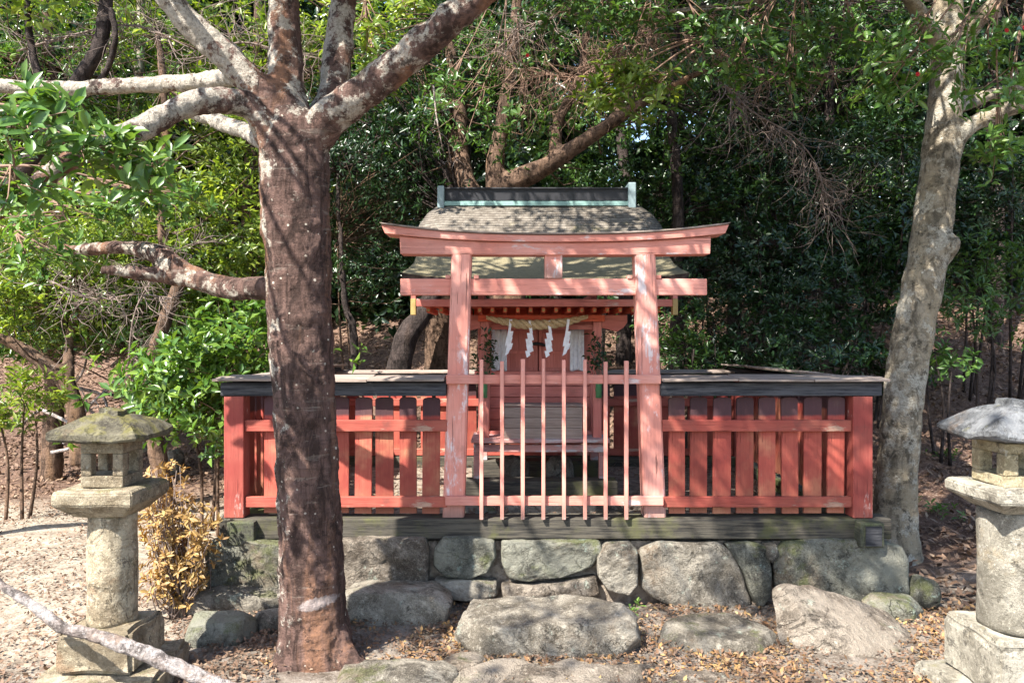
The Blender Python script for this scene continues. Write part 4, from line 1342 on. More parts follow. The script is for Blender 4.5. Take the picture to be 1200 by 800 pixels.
# ------------------------------------------------------------------ stone lanterns
def lantern(label, cx, cy, zc0, S_, mats, roof_mat, dims, weath=0):
    """dims in metres: shaft r, shaft z0,z1, platform half, fire box half, roof half, ..."""
    d = dims
    t = thing('stone_lantern', label, 'stone lantern', (cx, cy, 0))
    def prism(name, rings, mat, sub=True, amp=0.006, seed=0, bevel=0.012, rot=0.0):
        bm = bmesh.new()
        sec = []
        for (h, z) in rings:
            hx, hy = (h if isinstance(h, tuple) else (h, h))
            sec.append([bm.verts.new((x, y, z)) for x, y in ((-hx, -hy), (hx, -hy), (hx, hy), (-hx, hy))])
        for k in range(len(sec) - 1):
            for j in range(4):
                bm.faces.new([sec[k][j], sec[k][(j + 1) % 4], sec[k + 1][(j + 1) % 4], sec[k + 1][j]])
        bm.faces.new(sec[0][::-1]); bm.faces.new(sec[-1])
        bmesh.ops.bevel(bm, geom=bm.edges[:], offset=bevel, segments=2, affect='EDGES')
        bmesh.ops.subdivide_edges(bm, edges=[e for e in bm.edges if e.calc_length() > 0.05], cuts=6, use_grid_fill=True)
        rm = Matrix.Rotation(rot, 3, 'Z')
        for v in bm.verts:
            q = v.co + Vector((seed, seed * 2, cx))
            v.co = rm @ (v.co + Vector((mn.noise(q * 7), mn.noise(q * 7 + Vector((4, 0, 0))), mn.noise(q * 6 + Vector((0, 5, 0))))) * amp)
        return from_bm(name, bm, mat, t, smooth=False)
    prism('base_stone', [(d['b1'], -0.16), (d['b1'] * 0.98, d['zb1'])], mats[0], amp=0.02, seed=1, bevel=0.02, rot=0.12)
    prism('pedestal', [(d['b2'] * 1.02, d['zb1'] + .001), (d['b2'], d['zb2'] - .03), (d['b2'] * 0.93, d['zb2'])], mats[0], amp=0.015, seed=2, bevel=0.02)
    # shaft (round)
    n, mz = 40, 22
    V, F = [], []
    for i in range(mz + 1):
        z = d['zb2'] + (d['zs'] - d['zb2']) * i / mz
        for j in range(n):
            a = 2 * math.pi * j / n
            r = d['rs'] * (1.0 + 0.03 * (1 - i / mz))
            q = Vector((math.cos(a), math.sin(a), z * 2.5)) * 2 + Vector((cx, 0, 0))
            r += mn.noise(q) * 0.006 + mn.noise(q * 3) * 0.003
            V.append([r * math.cos(a), r * math.sin(a), z])
    for i in range(mz):
        for j in range(n):
            F.append([i * n + j, i * n + (j + 1) % n, (i + 1) * n + (j + 1) % n, (i + 1) * n + j])
    from_np('shaft', np.array(V), [np.array(F), np.array([[mz * n + j for j in range(n)], [n - 1 - j for j in range(n)]])], mats[1], t, smooth=True)
    # platform: tapered underside
    h = d['hp']
    zp = d['zs']
    prism('platform', [(h * 0.62, zp + .001), (h * 0.97, zp + d['tp'] * 0.45), (h, zp + d['tp'] * 0.5), (h, zp + d['tp'] * 0.9), (h * 0.93, zp + d['tp'])], mats[1], amp=0.008, seed=3, bevel=0.006)
    # fire box with window openings on four sides
    zf0 = zp + d['tp'] + 0.001; zf1 = zf0 + d['hf']; f = d['bf']; w = f * 0.5
    fb_ = bmesh.new()
    th = f * 0.35
    for (sx, sy) in ((-1, -1), (1, -1), (1, 1), (-1, 1)):
        xs = sorted((sx * f, sx * w)); ys = sorted((sy * f, sy * w))
        box(fb_, xs[0], xs[1], ys[0], ys[1], zf0 + d['hf'] * .26, zf1 - d['hf'] * .24)
    box(fb_, -f, f, -f, f, zf0, zf0 + d['hf'] * .258)
    box(fb_, -f, f, -f, f, zf1 - d['hf'] * .238, zf1)
    from_bm('fire_box', fb_, mats[2], t, bevel=0.006)
    # roof
    hr = d['hr']; z0 = zf1 + 0.001
    bm = bmesh.new()
    n = 18
    rings = []
    k = d['tk']
    ups = [(0.5, 0.0, 0), (0.96, 0.012, .5), (1.0, 0.02, 1), (1.0, d['er'], 1), (0.93, d['er'] + .12 * k, .85), (0.86, d['er'] + .22 * k, .7), (0.76, d['er'] + .34 * k, .55), (0.66, d['er'] + .44 * k, .45), (0.55, d['er'] + .54 * k, .3), (0.45, d['er'] + .62 * k, .2), (0.34, d['er'] + .72 * k, .0), (0.25, d['er'] + .77 * k, 0), (0.23, d['er'] + .94 * k, 0), (0.10, d['er'] + k, 0)]
    for (s, z, lift) in ups:
        ring = []
        for e in range(4):
            for k in range(n):
                u = -1 + 2 * k / n
                c_ = abs(u) ** 2.5
                x, y = ((u, -1), (1, u), (-u, 1), (-1, -u))[e]
                q = Vector((x * s * hr * 4, y * s * hr * 4, z * 6 + cx))
                jx = mn.noise(q) * 0.012 + mn.noise(q * 3) * 0.008; jz = mn.noise(q * 1.7 + Vector((3, 1, 0))) * 0.016 + mn.noise(q * 4) * 0.009
                ring.append(bm.verts.new((x * s * hr + jx, y * s * hr + jx, z0 + z + lift * c_ * d['lift'] + jz)))
        rings.append(ring)
    m_ = 4 * n
    for i in range(len(rings) - 1):
        for j in range(m_):
            bm.faces.new([rings[i][j], rings[i][(j + 1) % m_], rings[i + 1][(j + 1) % m_], rings[i + 1][j]])
    bm.faces.new(rings[0][::-1]); bm.faces.new(rings[-1])
    o = from_bm('roof', bm, roof_mat, t, smooth=False)
    return t


# left lantern: centre px ~131
YL = 3.78
lxx = (132 - 600) / FPX * YL
k_ = YL / FPX
def zl(py, Y=YL): return CAMZ - (py - 400) / FPX * Y
lantern('mossy stone lantern on the left with a broken dark roof', lxx, YL, 0, 1,
        (M['lantern'], M['lantern'], M['lantern']), M['lantern_roof'],
        dict(b1=0.29, zb1=0.03, b2=0.18, zb2=zl(727), rs=26.5 * k_, zs=zl(600), hp=0.190, tp=zl(567) - zl(600), bf=0.102, hf=zl(514) - zl(565), hr=0.208, er=0.042, tk=0.115, lift=0.012))
YQ = 3.62
rxx = (1189 - 600) / FPX * YQ
def zr(py, Y=YQ): return CAMZ - (py - 400) / FPX * Y
lantern('taller pale grey stone lantern at the right edge', rxx, YQ, 0, 1,
        (M['lantern_grey'], M['lantern_grey'], M['lantern_tan']), M['lantern_roof2'],
        dict(b1=0.32, zb1=0.0, b2=0.215, zb2=zr(732), rs=38 * YQ / FPX, zs=zr(596), hp=0.212, tp=zr(566) - zr(596), bf=0.128, hf=zr(515) - zr(565), hr=0.235, er=0.04, tk=0.155, lift=0.02))


# ------------------------------------------------------------------ trees
def trunk_obj(parent, limbs, mat, name='trunk', vox=0.018, amp=0.03, tscale=0.15, sub=6, sides=14, wscale=1.0, fine=0.0):
    """limbs: list of [(px,py,Y,widthpx)...]; blended by a voxel remesh"""
    tb = Tubes()
    cs = []
    for L in limbs:
        path = [W(a, b_, y) for a, b_, y, w in L]
        rad = [w / 2 * y / FPX * wscale for a, b_, y, w in L]
        tb.add(path, rad, sides, 0.05, sub)
        cs += [list(p) for p in path]
    o = tb.build(name, mat, parent, parent.location)
    md = o.modifiers.new('remesh', 'REMESH')
    md.mode = 'VOXEL'; md.voxel_size = vox; md.use_smooth_shade = True
    s = o.modifiers.new('smooth', 'SMOOTH'); s.factor = 0.5; s.iterations = 4
    tx = bpy.data.textures.new('bark_lumps', 'CLOUDS'); tx.noise_scale = tscale; tx.noise_depth = 3
    d = o.modifiers.new('lumps', 'DISPLACE'); d.texture = tx; d.strength = amp; d.mid_level = 0.5
    d.texture_coords = 'LOCAL'
    if fine:
        t2 = bpy.data.textures.new('bark_grain', 'CLOUDS'); t2.noise_scale = 0.035; t2.noise_depth = 2
        d2 = o.modifiers.new('grain', 'DISPLACE'); d2.texture = t2; d2.strength = fine; d2.mid_level = 0.5
        d2.texture_coords = 'LOCAL'
    return o, cs


YM = 4.13
mt = thing('broadleaf_tree', 'big broadleaf tree with reddish brown trunk left of the gate', 'tree', W(366, 765, YM))
mt.location.z = -0.1
main_limbs = [
    [(372, 800, YM, 108), (370, 762, YM, 96), (367, 725, YM, 88), (366, 690, YM, 84), (363, 600, YM, 81), (358, 500, YM, 80), (353, 400, YM, 80), (349, 300, YM, 84), (346, 220, YM, 90), (345, 165, YM, 84), (343, 130, YM, 60)],
    # root flares
    [(362, 700, YM, 50), (345, 762, 4.06, 46), (325, 790, 3.95, 26), (300, 803, 3.85, 10)],
    [(372, 700, YM, 50), (392, 758, 4.08, 46), (415, 777, 4.0, 26), (440, 790, 3.95, 10)],
]
limb_limbs = [
    [(345, 175, YM, 60), (322, 128, YM, 52), (290, 92, 4.1, 44), (250, 52, 4.05, 40), (205, 8, 4.0, 36), (160, -60, 3.9, 32), (120, -130, 3.8, 26)],
    [(340, 190, YM, 60), (300, 132, 4.05, 40), (262, 118, 3.95, 36), (225, 122, 3.85, 36), (170, 148, 3.7, 34), (100, 178, 3.5, 30), (40, 218, 3.3, 27), (-40, 270, 3.1, 24)],
    [(345, 170, YM, 66), (337, 110, YM + .05, 50), (334, 50, YM + .1, 47), (333, 0, YM + .1, 45), (338, -80, YM + .1, 40), (350, -180, YM + .1, 30)],
    [(362, 170, YM + .1, 60), (388, 120, YM + .25, 44), (396, 60, YM + .35, 40), (402, 0, YM + .4, 38), (412, -90, YM + .4, 32)],
    [(352, 180, YM, 60), (385, 140, 4.05, 54), (430, 105, 3.98, 50), (480, 65, 3.9, 48), (530, 22, 3.82, 46), (590, -35, 3.75, 40), (650, -110, 3.7, 32)],
    [(345, 190, YM + .1, 40), (300, 160, YM + .35, 26), (262, 145, YM + .6, 22), (215, 128, YM + .9, 18)],
    [(330, 130, YM + .1, 40), (290, 92, YM + .5, 30), (240, 96, YM + .8, 26), (160, 100, YM + 1.0, 22), (80, 104, YM + 1.1, 22), (-30, 100, YM + 1.2, 20)],
    [(350, 345, YM, 40), (322, 338, YM + .1, 34), (275, 338, YM + .2, 32), (235, 328, YM + .3, 32), (205, 312, YM + .35, 32), (186, 298, YM + .4, 30), (150, 290, YM + .5, 22), (95, 293, YM + .6, 16), (60, 290, YM + .7, 9)],
    [(225, 328, YM + .3, 24), (190, 322, YM + .35, 24), (150, 318, YM + .3, 20), (118, 316, YM + .25, 12)],
]
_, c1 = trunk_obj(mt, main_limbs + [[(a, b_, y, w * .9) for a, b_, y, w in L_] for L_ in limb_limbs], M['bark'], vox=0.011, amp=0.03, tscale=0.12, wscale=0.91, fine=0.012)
# smaller upper branches above the frame, carrying the crown that shades the shrine
MB = [(-1.65, 3.4, 5.1, 1.1, 1.0, 0.55), (-0.6, 2.6, 5.2, 1.1, .9, 0.55), (0.4, 3.4, 5.4, 1.2, 1.1, .6), (-0.8, 4.3, 5.6, 1.1, 0.9, 0.6), (1.3, 3.4, 5.4, 1.1, 1.0, 0.6), (0.9, 1.8, 5.3, .9, .7, .45), (-0.2, 2.3, 4.7, 1.0, .7, .35), (-0.9, 1.9, 5.0, .8, .6, .3), (-2.3, 0.9, 4.9, .8, .5, .35)]
crown('crown', mt, MB, 12, 0.10, M['leaf_mid'], twigs=[W(120, -130, 3.8), W(350, -180, YM), W(412, -90, YM + .4), W(650, -110, 3.7), W(160, -60, 3.9)], twmat=M['bark_brown'], twr=0.022, k=7, per=9, clump=0.2)


def tree(name, label, base, limbs, blobs, mat, bark, dens=7, L=0.08, cat='tree', group=None, vox=0.03, twr=0.012, amp=0.02, **kw):
    t = thing(name, label, cat, base, 0, group)
    _, cs = trunk_obj(t, limbs, bark, vox=vox, amp=amp, sub=4, sides=10)
    if blobs:
        sf = RS.uniform(.8, 1.3); kw.setdefault('wr', RS.uniform(.28, .48))
        crown('crown', t, blobs, dens / sf ** 1.2, L * sf, mat, twigs=cs[1:], twmat=bark, twr=twr, **kw)
    return t


# right pale trunk
YRt = 6.0
tree('broadleaf_tree', 'leaning pale grey tree trunk behind the right end of the fence', W(1045, 620, YRt),
     [[(1040, 665, YRt, 90), (1046, 625, YRt, 58), (1050, 580, YRt, 47), (1054, 520, YRt, 45), (1062, 440, YRt, 46), (1072, 380, YRt, 46), (1086, 310, YRt, 45), (1096, 240, YRt, 44), (1104, 170, YRt, 42), (1108, 100, YRt, 36), (1110, 30, YRt, 34), (1114, -60, YRt, 30), (1120, -200, YRt, 24)],
      [(1100, 300, YRt, 30), (1116, 284, YRt - .12, 24), (1121, 279, YRt - .16, 12)],
      [(1104, 190, YRt, 34), (1125, 158, YRt - .05, 22), (1150, 140, YRt - .1, 20), (1200, 122, YRt - .2, 18), (1280, 90, YRt - .3, 14)],
      [(1104, 130, YRt, 30), (1140, 118, YRt + .3, 16), (1200, 100, YRt + .5, 12)],
      [(1110, 60, YRt, 28), (1150, 20, YRt - .2, 20), (1210, -40, YRt - .5, 16)],
      [(1108, 60, YRt, 24), (1080, 20, YRt - .3, 18), (1030, -60, YRt - .8, 14)]],
     [(3.1, 5.6, 6.2, 1.2, 1.1, 0.7), (3.6, 5.2, 6.1, 1.6, 1.6, 0.9), (1.0, 5.6, 6.3, 1.6, 1.4, 0.8), (2.6, 3.2, 5.2, 1.3, 1.2, 0.6), (4.6, 4.2, 5.4, 1.3, 1.2, 0.7), (3.0, 7.0, 6.8, 1.6, 1.5, 0.9), (0.6, 7.4, 6.8, 1.6, 1.5, 0.9), (1.6, 8.6, 7.2, 1.7, 1.4, 0.9), (-0.6, 6.2, 7.4, 1.4, 1.3, 0.8)],
     M['leaf_mid'], M['bark_pale'], dens=9, L=0.10, vox=0.018, twr=0.02, amp=0.03, per=9, clump=0.22)


def shrub(name, label, px, py, Y, rx, ry, rz, mat, dens=16, L=0.07, stems=3, group=None, cat='shrub', bark='bark_brown', extra=(), tall=None, **kw):
    sf = RS.uniform(0.75, 1.35)
    L *= sf; dens /= sf ** 1.3; kw.setdefault('wr', RS.uniform(.28, .5))
    """px,py: centre of the leafy mass; stems rise from the ground under it"""
    c = W(px, py, Y)
    gz = hz(c.x, c.y)
    t = thing(name, label, cat, (c.x, c.y, gz), 0, group)
    tb = Tubes()
    pts = []
    for s in range(stems):
        a = RS.rand() * 6.28
        b0 = Vector((c.x + math.cos(a) * 0.12, c.y + math.sin(a) * 0.12, gz - 0.05))
        e = Vector((c.x + math.cos(a) * rx * 0.5, c.y + math.sin(a) * ry * 0.5, c.z + rz * RS.uniform(-.2, .5)))
        m1 = b0.lerp(e, 0.5) + Vector((RS.randn() * .08, RS.randn() * .08, 0.05))
        tb.add([b0, m1, e], [0.018, 0.013, 0.007], 6, sub=4)
        pts += [m1, e, b0.lerp(e, .75)]
    tb.build('stem', M[bark], t, t.location)
    bl = [(c.x, c.y, c.z, rx, ry, rz)] + [(W(a, b_, Y + dy).x, Y + dy, W(a, b_, Y + dy).z, r1, r2, r3) for a, b_, dy, r1, r2, r3 in extra]
    crown('foliage', t, bl, dens, L, mat, twigs=pts, twmat=M[bark], twr=0.006, **kw)
    return t


# --- left lit foliage
G_L = 'leafy shrubs on the left slope'
K = dict(k=7, per=8, clump=0.16)
shrub('leafy_shrub', 'dense glossy green shrub between the left lantern and the fence corner', 250, 450, 6.9, 0.72, 0.6, 0.50, M['leaf_glossy'], 75, 0.085, extra=((300, 420, 0.2, .5, .5, .45), (275, 500, -.1, .35, .4, .25), (200, 440, .1, .4, .4, .3)), group=G_L, **K)
shrub('leafy_shrub', 'bright young shrub at the left edge behind the left lantern', 20, 480, 7.2, 0.38, 0.35, 0.30, M['leaf_bright'], 110, 0.08, group=G_L, **K)
shrub('leafy_shrub', 'tall bright green shrub on the slope above the lantern', 120, 300, 8.6, 1.0, 0.8, 0.75, M['leaf_bright'], 48, 0.08, extra=((20, 330, .3, .9, .7, .6), (40, 360, 0, .6, .5, .35)), group=G_L, **K)
shrub('leafy_shrub', 'light green shrub between left limb and big trunk', 265, 290, 8.8, 0.8, 0.7, 0.7, M['leaf_bright'], 50, 0.08, extra=((270, 370, .3, .6, .5, .4),), group=G_L, **K)
shrub('leafy_shrub', 'pale green shrub filling the slope between lantern roof and limb', 170, 365, 9.0, 0.95, 0.7, 0.5, M['leaf_glossy'], 60, 0.08, extra=((50, 390, .3, .8, .6, .4), (90, 330, .5, .8, .6, .4)), group=G_L, **K)
shrub('leafy_shrub', 'darker green shrub low behind the left end of the fence', 300, 395, 9.4, 0.7, 0.6, 0.5, M['leaf_mid'], 45, 0.08, group=G_L, **K)
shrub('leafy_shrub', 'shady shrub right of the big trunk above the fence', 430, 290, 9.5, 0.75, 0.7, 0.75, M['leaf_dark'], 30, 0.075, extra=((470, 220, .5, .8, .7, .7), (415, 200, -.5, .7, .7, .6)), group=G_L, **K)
# back trees left, lit
def simple_tree(label, px, pyb, Y, path, wpx, blobs, mat, bark='bark_brown', dens=6, L=0.10, group='trees on the slope behind the shrine', **kw):
    b0 = W(px, pyb, Y)
    b0.z = hz(b0.x, b0.y)
    pyg = 400 - (b0.z - CAMZ) / Y * FPX
    limb = [(px, pyg + 30, Y, wpx * 1.5), (px, pyg, Y, wpx * 1.15)]
    for i, (a, b_, dy) in enumerate(path):
        limb.append((a, b_, Y + dy, wpx * (1 - 0.55 * (i + 1) / len(path))))
    bl = [(W(a, b_, Y + dy).x, Y + dy, W(a, b_, Y + dy).z, rx, ry, rz) for a, b_, dy, rx, ry, rz in blobs]
    return tree('broadleaf_tree', label, b0, [limb], bl, mat, M[bark], dens=dens, L=L, group=group, vox=0.035, amp=0.03, **kw)


K2 = dict(k=7, per=9, clump=0.22)
simple_tree('slim tree at the far left with bright foliage over the lantern', 60, 470, 9.5, [(70, 300, 0), (75, 180, 0), (60, 80, 0), (50, -60, 0)], 22,
            [(40, 170, 0, 1.4, 1.0, .8), (120, 80, .5, 1.3, 1.0, .8), (20, 30, 0, 1.3, 1.0, .8)], M['leaf_glossy'], dens=9, **K2)
simple_tree('grey stemmed tree behind the left limbs', 165, 460, 10.5, [(165, 300, 0), (160, 150, 0), (165, 30, 0), (160, -90, 0)], 20,
            [(200, 150, 0, 1.3, 1.1, .9), (230, 40, .4, 1.4, 1.1, .9), (120, -10, 0, 1.4, 1.1, .8)], M['leaf_bright'], 'bark_pale', dens=8, **K2)
simple_tree('crooked brown tree seen between lantern and big trunk', 195, 510, 7.9, [(175, 455, 0), (195, 370, .1), (212, 320, .2), (190, 275, .3), (194, 200, .3), (192, 100, .3), (185, 40, .3)], 20,
            [(190, 215, .4, .8, .6, .5), (215, 150, .6, .9, .7, .45)], M['leaf_bright'], 'bark_brown', dens=12, L=0.08, **K)
simple_tree('bright leaved tree behind the big trunk', 290, 400, 11.5, [(292, 250, 0), (300, 100, 0), (305, -50, 0)], 22,
            [(290, 200, 0, 1.3, 1.1, .9), (300, 90, 0, 1.5, 1.1, 1.0), (420, 60, .6, 1.6, 1.2, 1.1)], M['leaf_bright'], dens=8, **K2)
tree('broadleaf_tree', 'bent pale trunk forking low at the left edge', W(88, 490, 8.2), [[(95, 545, 8.2, 26), (92, 500, 8.2, 22), (78, 450, 8.2, 20), (50, 425, 8.15, 18), (15, 402, 8.1, 14), (-30, 385, 8.0, 12)], [(80, 455, 8.2, 16), (80, 425, 8.3, 13), (82, 395, 8.4, 11), (95, 340, 8.5, 9)]],
     [(-5.0, 8.2, 2.0, .7, .6, .45), (-4.7, 8.5, 2.5, .7, .6, .4)], M['leaf_bright'], M['bark_brown'], dens=16, L=0.08, group='trees on the slope behind the shrine', **K)
# centre and right: darker trees
tree('broadleaf_tree', 'many stemmed brown tree spreading its limbs right behind the shrine roof', W(590, 400, 9.2),
     [[(596, 420, 9.2, 50), (594, 300, 9.2, 40), (592, 225, 9.2, 34), (640, 195, 9.0, 22), (700, 155, 8.8, 17), (745, 125, 8.6, 13), (800, 95, 8.4, 9), (850, 70, 8.2, 6)],
      [(590, 260, 9.2, 34), (580, 200, 9.2, 24), (588, 150, 9.2, 18), (600, 60, 9.2, 14), (610, -30, 9.2, 12)],
      [(590, 270, 9.2, 34), (552, 225, 9.3, 24), (540, 180, 9.4, 20), (538, 120, 9.4, 16), (520, 20, 9.4, 12)],
      [(650, 190, 9.0, 18), (655, 140, 9.0, 13), (680, 90, 9.0, 11), (690, 0, 9.0, 9)],
      [(720, 145, 8.7, 15), (735, 90, 8.8, 12), (770, 30, 8.8, 10), (780, -40, 8.8, 9)]],
     [(-0.6, 9.4, 4.3, 1.0, .8, .5), (0.4, 9.4, 3.9, .8, .7, .5), (1.4, 9.1, 4.6, 1.0, .9, .5), (-1.0, 9.6, 5.2, 1.2, .9, .6), (0.8, 8.6, 5.2, 1.2, .9, .6)],
     M['leaf_mid'], M['bark_brown'], dens=9, L=0.08, vox=0.025, group='trees on the slope behind the shrine', **K)
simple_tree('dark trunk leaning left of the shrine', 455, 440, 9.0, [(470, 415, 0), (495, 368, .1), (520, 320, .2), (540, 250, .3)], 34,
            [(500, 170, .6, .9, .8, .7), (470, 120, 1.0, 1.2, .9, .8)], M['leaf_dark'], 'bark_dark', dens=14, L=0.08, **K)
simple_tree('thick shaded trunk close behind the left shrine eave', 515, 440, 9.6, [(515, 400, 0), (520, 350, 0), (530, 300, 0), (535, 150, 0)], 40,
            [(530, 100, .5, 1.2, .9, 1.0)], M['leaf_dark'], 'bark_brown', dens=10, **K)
simple_tree('thin dark trunk right beside the big trunk, behind the fence', 412, 440, 9.0, [(415, 400, 0), (405, 360, 0), (400, 300, 0), (395, 200, 0)], 13,
            [(420, 160, .5, .9, .8, .7)], M['leaf_dark'], 'bark_dark', dens=14, **K)
DK = [
    (790, 300, 10.0, 'dark trunk standing just right of the shrine roof'), (858, 250, 11.0, 'dark slim trunk right of the shrine in the shaded wood'),
    (905, 280, 12.2, 'dark trunk behind the dead twigs'), (975, 260, 11.5, 'shaded trunk left of the pale leaning trunk'), (1165, 200, 11.0, 'shaded trunk behind the right lantern'),
    (730, 140, 12.5, 'thin trunk against the bright gap in the wood above the shrine'), (650, 100, 13.5, 'slim trunk far behind the shrine ridge'),
]
for i, (px, pyc, Y, lab) in enumerate(DK):
    simple_tree(lab, px, 380, Y, [(px + 5, 250, 0), (px - 4, 120, 0), (px + 6, 0, 0), (px + 8, -140, 0)], 17,
                [(px + 20, 190, .5, 1.1, .9, .9), (px - 40, 90, .3, 1.4, 1.1, .8), (px + 50, 10, 0, 1.5, 1.2, .9)] if px not in (730,) else [(760, 230, 0, 1.0, .9, .6), (690, 0, 0, 1.6, 1.2, .7)],
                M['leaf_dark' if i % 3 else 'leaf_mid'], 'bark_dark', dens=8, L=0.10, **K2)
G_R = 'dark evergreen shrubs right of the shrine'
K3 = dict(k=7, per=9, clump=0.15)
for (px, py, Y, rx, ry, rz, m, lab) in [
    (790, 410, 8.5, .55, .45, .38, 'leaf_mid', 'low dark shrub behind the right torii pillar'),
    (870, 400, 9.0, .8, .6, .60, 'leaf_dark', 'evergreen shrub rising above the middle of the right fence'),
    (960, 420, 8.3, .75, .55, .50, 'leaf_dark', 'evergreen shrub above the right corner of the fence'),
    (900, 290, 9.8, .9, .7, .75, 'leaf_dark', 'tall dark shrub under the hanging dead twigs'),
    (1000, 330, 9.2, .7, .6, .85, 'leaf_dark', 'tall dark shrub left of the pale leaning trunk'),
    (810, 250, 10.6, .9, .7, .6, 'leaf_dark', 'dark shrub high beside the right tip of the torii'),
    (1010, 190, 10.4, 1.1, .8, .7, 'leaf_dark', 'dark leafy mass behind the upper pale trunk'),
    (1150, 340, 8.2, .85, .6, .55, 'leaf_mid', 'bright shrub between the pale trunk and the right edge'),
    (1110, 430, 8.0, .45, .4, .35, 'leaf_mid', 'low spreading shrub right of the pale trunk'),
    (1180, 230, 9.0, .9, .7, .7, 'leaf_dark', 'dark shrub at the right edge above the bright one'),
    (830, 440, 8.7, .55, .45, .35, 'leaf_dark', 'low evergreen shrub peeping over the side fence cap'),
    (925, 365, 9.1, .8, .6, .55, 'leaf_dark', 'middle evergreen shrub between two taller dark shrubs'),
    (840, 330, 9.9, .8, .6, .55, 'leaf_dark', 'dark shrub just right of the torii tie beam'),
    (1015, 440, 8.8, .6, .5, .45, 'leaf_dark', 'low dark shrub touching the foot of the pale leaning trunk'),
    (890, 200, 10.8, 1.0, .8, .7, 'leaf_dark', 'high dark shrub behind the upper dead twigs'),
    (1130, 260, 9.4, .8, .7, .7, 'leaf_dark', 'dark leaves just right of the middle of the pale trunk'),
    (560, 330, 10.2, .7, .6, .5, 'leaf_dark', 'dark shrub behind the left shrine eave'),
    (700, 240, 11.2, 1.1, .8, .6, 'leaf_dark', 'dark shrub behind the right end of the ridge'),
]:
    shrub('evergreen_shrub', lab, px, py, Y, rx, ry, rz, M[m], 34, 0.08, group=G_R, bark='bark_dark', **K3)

# far wood: leafy mass beyond
fw = []
for i in range(66):
    px = -250 + i * 25.5 + RS.uniform(-20, 20)
    Y = RS.uniform(14, 19)
    for z_, r in ((RS.uniform(2.5, 4.2), 1.7), (RS.uniform(4.6, 6.4), 1.8), (RS.uniform(7, 9.5), 2.0)):
        if 695 < px < 745 and z_ > 5: continue
        fw.append(((px - 600) / FPX * Y, Y, z_, r, 1.3, r * .75))
V, F, _ = foliage(fw, 3.4, 0.20, k=7, per=8, clump=0.34, wr=0.5)
o = from_np('far_woods', V, F, M['leaf_dark'])
tag(o, 'mass of far foliage closing the view behind the trees', kind='stuff')

# overhanging sprays near the top of the view
def spray(label, spots, Y, mat, L, start, n=10, hi=True, wr=.36, cat='branch', name='leafy_branch', tw='twig_brown', sag=.12, gw=0.010, per=(0.10, 0.09, 0.06), k=7):
    s0 = W(*start)
    t = thing(name, label, cat, s0)
    tb = Tubes(); C, A = [], []
    for (px, py, dy, w, h) in spots:
        c = W(px, py, Y + dy)
        mid = s0.lerp(c, .5) + Vector((RS.randn() * .08, RS.randn() * .08, .06))
        tb.add([s0, mid, c], [gw, gw * .7, gw * .35], 6, sub=5)
        sx, sz = w * Y / FPX / 2, h * Y / FPX / 2
        for q in range(n):
            e = c + Vector((RS.randn() * sx * .6, RS.randn() * .14, RS.randn() * sz * .6))
            tb.add([mid.lerp(c, RS.uniform(.3, 1)), c.lerp(e, .5) + Vector((0, 0, .03)), e], [gw * .4, gw * .3, gw * .2], 4, sub=2)
            for u in (0.6, 1.0):
                p = c.lerp(e, u)
                C.append(list(p)); A.append([(e - c).x * 1.5, (e - c).y * 1.5 - .2, (e - c).z + .35])
    tb.build('twig', M[tw], t, t.location)
    V, F = rosettes(np.array(C), np.array(A), k, L, hi, wr)
    from_np('leaves', V - np.array(list(t.location)), F, mat, t)
    return t


spray('close leafy bough with big fresh leaves over the left limb', [(30, 160, 0, 130, 60), (90, 175, .1, 90, 50), (150, 185, .2, 80, 40), (20, 230, .1, 90, 50), (170, 215, .3, 90, 50), (60, 130, .2, 90, 40)], 3.0, M['leaf_near'], 0.085, (-60, 120, 3.0), n=9)
spray('leafy bough hanging over the left limb towards the trunk', [(80, 260, 0, 130, 60), (140, 240, .2, 90, 50), (30, 300, .1, 120, 50), (190, 230, .2, 70, 50)], 4.3, M['leaf_near'], 0.08, (-60, 200, 4.4), n=11)
spray('shaded leafy bough at the left edge under the bare limb', [(20, 250, 0, 90, 60), (60, 300, .1, 90, 50)], 5.0, M['leaf_mid'], 0.08, (-60, 240, 5.0), n=10)
spray('sunlit yellow green spray above the right end of the shrine ridge', [(700, 100, 0, 60, 60), (730, 80, .1, 70, 50), (770, 100, .1, 70, 45), (720, 120, 0, 60, 40)], 5.6, M['leaf_bright'], 0.085, (840, 40, 6.0), n=12)
spray('leafy twigs hanging from the top edge above the ridge', [(650, 20, 0, 90, 60), (700, 10, .2, 100, 60), (760, 25, .1, 110, 70), (820, 30, .2, 110, 60)], 5.6, M['leaf_mid'], 0.085, (780, -120, 5.6), n=10)
spray('leafy boughs at the top edge between shrine and pale trunk', [(880, 40, 0, 110, 70), (940, 30, .2, 120, 70), (1000, 50, .1, 110, 70), (860, 90, .4, 80, 50), (920, 90, .1, 90, 50)], 5.5, M['leaf_mid'], 0.085, (960, -120, 5.5), n=13)
spray('leafy bough in front of the upper pale trunk', [(1060, 60, 0, 100, 60), (1110, 80, -.2, 110, 70), (1150, 50, 0, 120, 80), (1180, 110, 0, 90, 70), (1040, 100, .1, 80, 50), (1170, 170, .1, 80, 50)], 5.2, M['leaf_near'], 0.085, (1180, -100, 5.2), n=12)
spray('leafy twigs behind the rising right limb of the big tree', [(430, 30, 0, 80, 60), (480, 10, .1, 90, 50), (440, 90, .2, 70, 50)], 6.0, M['leaf_bright'], 0.085, (450, -80, 6), n=12)
spray('drooping leafy twigs over the middle of the wood', [(560, 130, 0, 90, 70), (620, 150, .2, 80, 60), (590, 90, 0, 90, 60), (520, 110, .2, 70, 60)], 7.2, M['leaf_mid'], 0.085, (600, -60, 7.4), n=13)


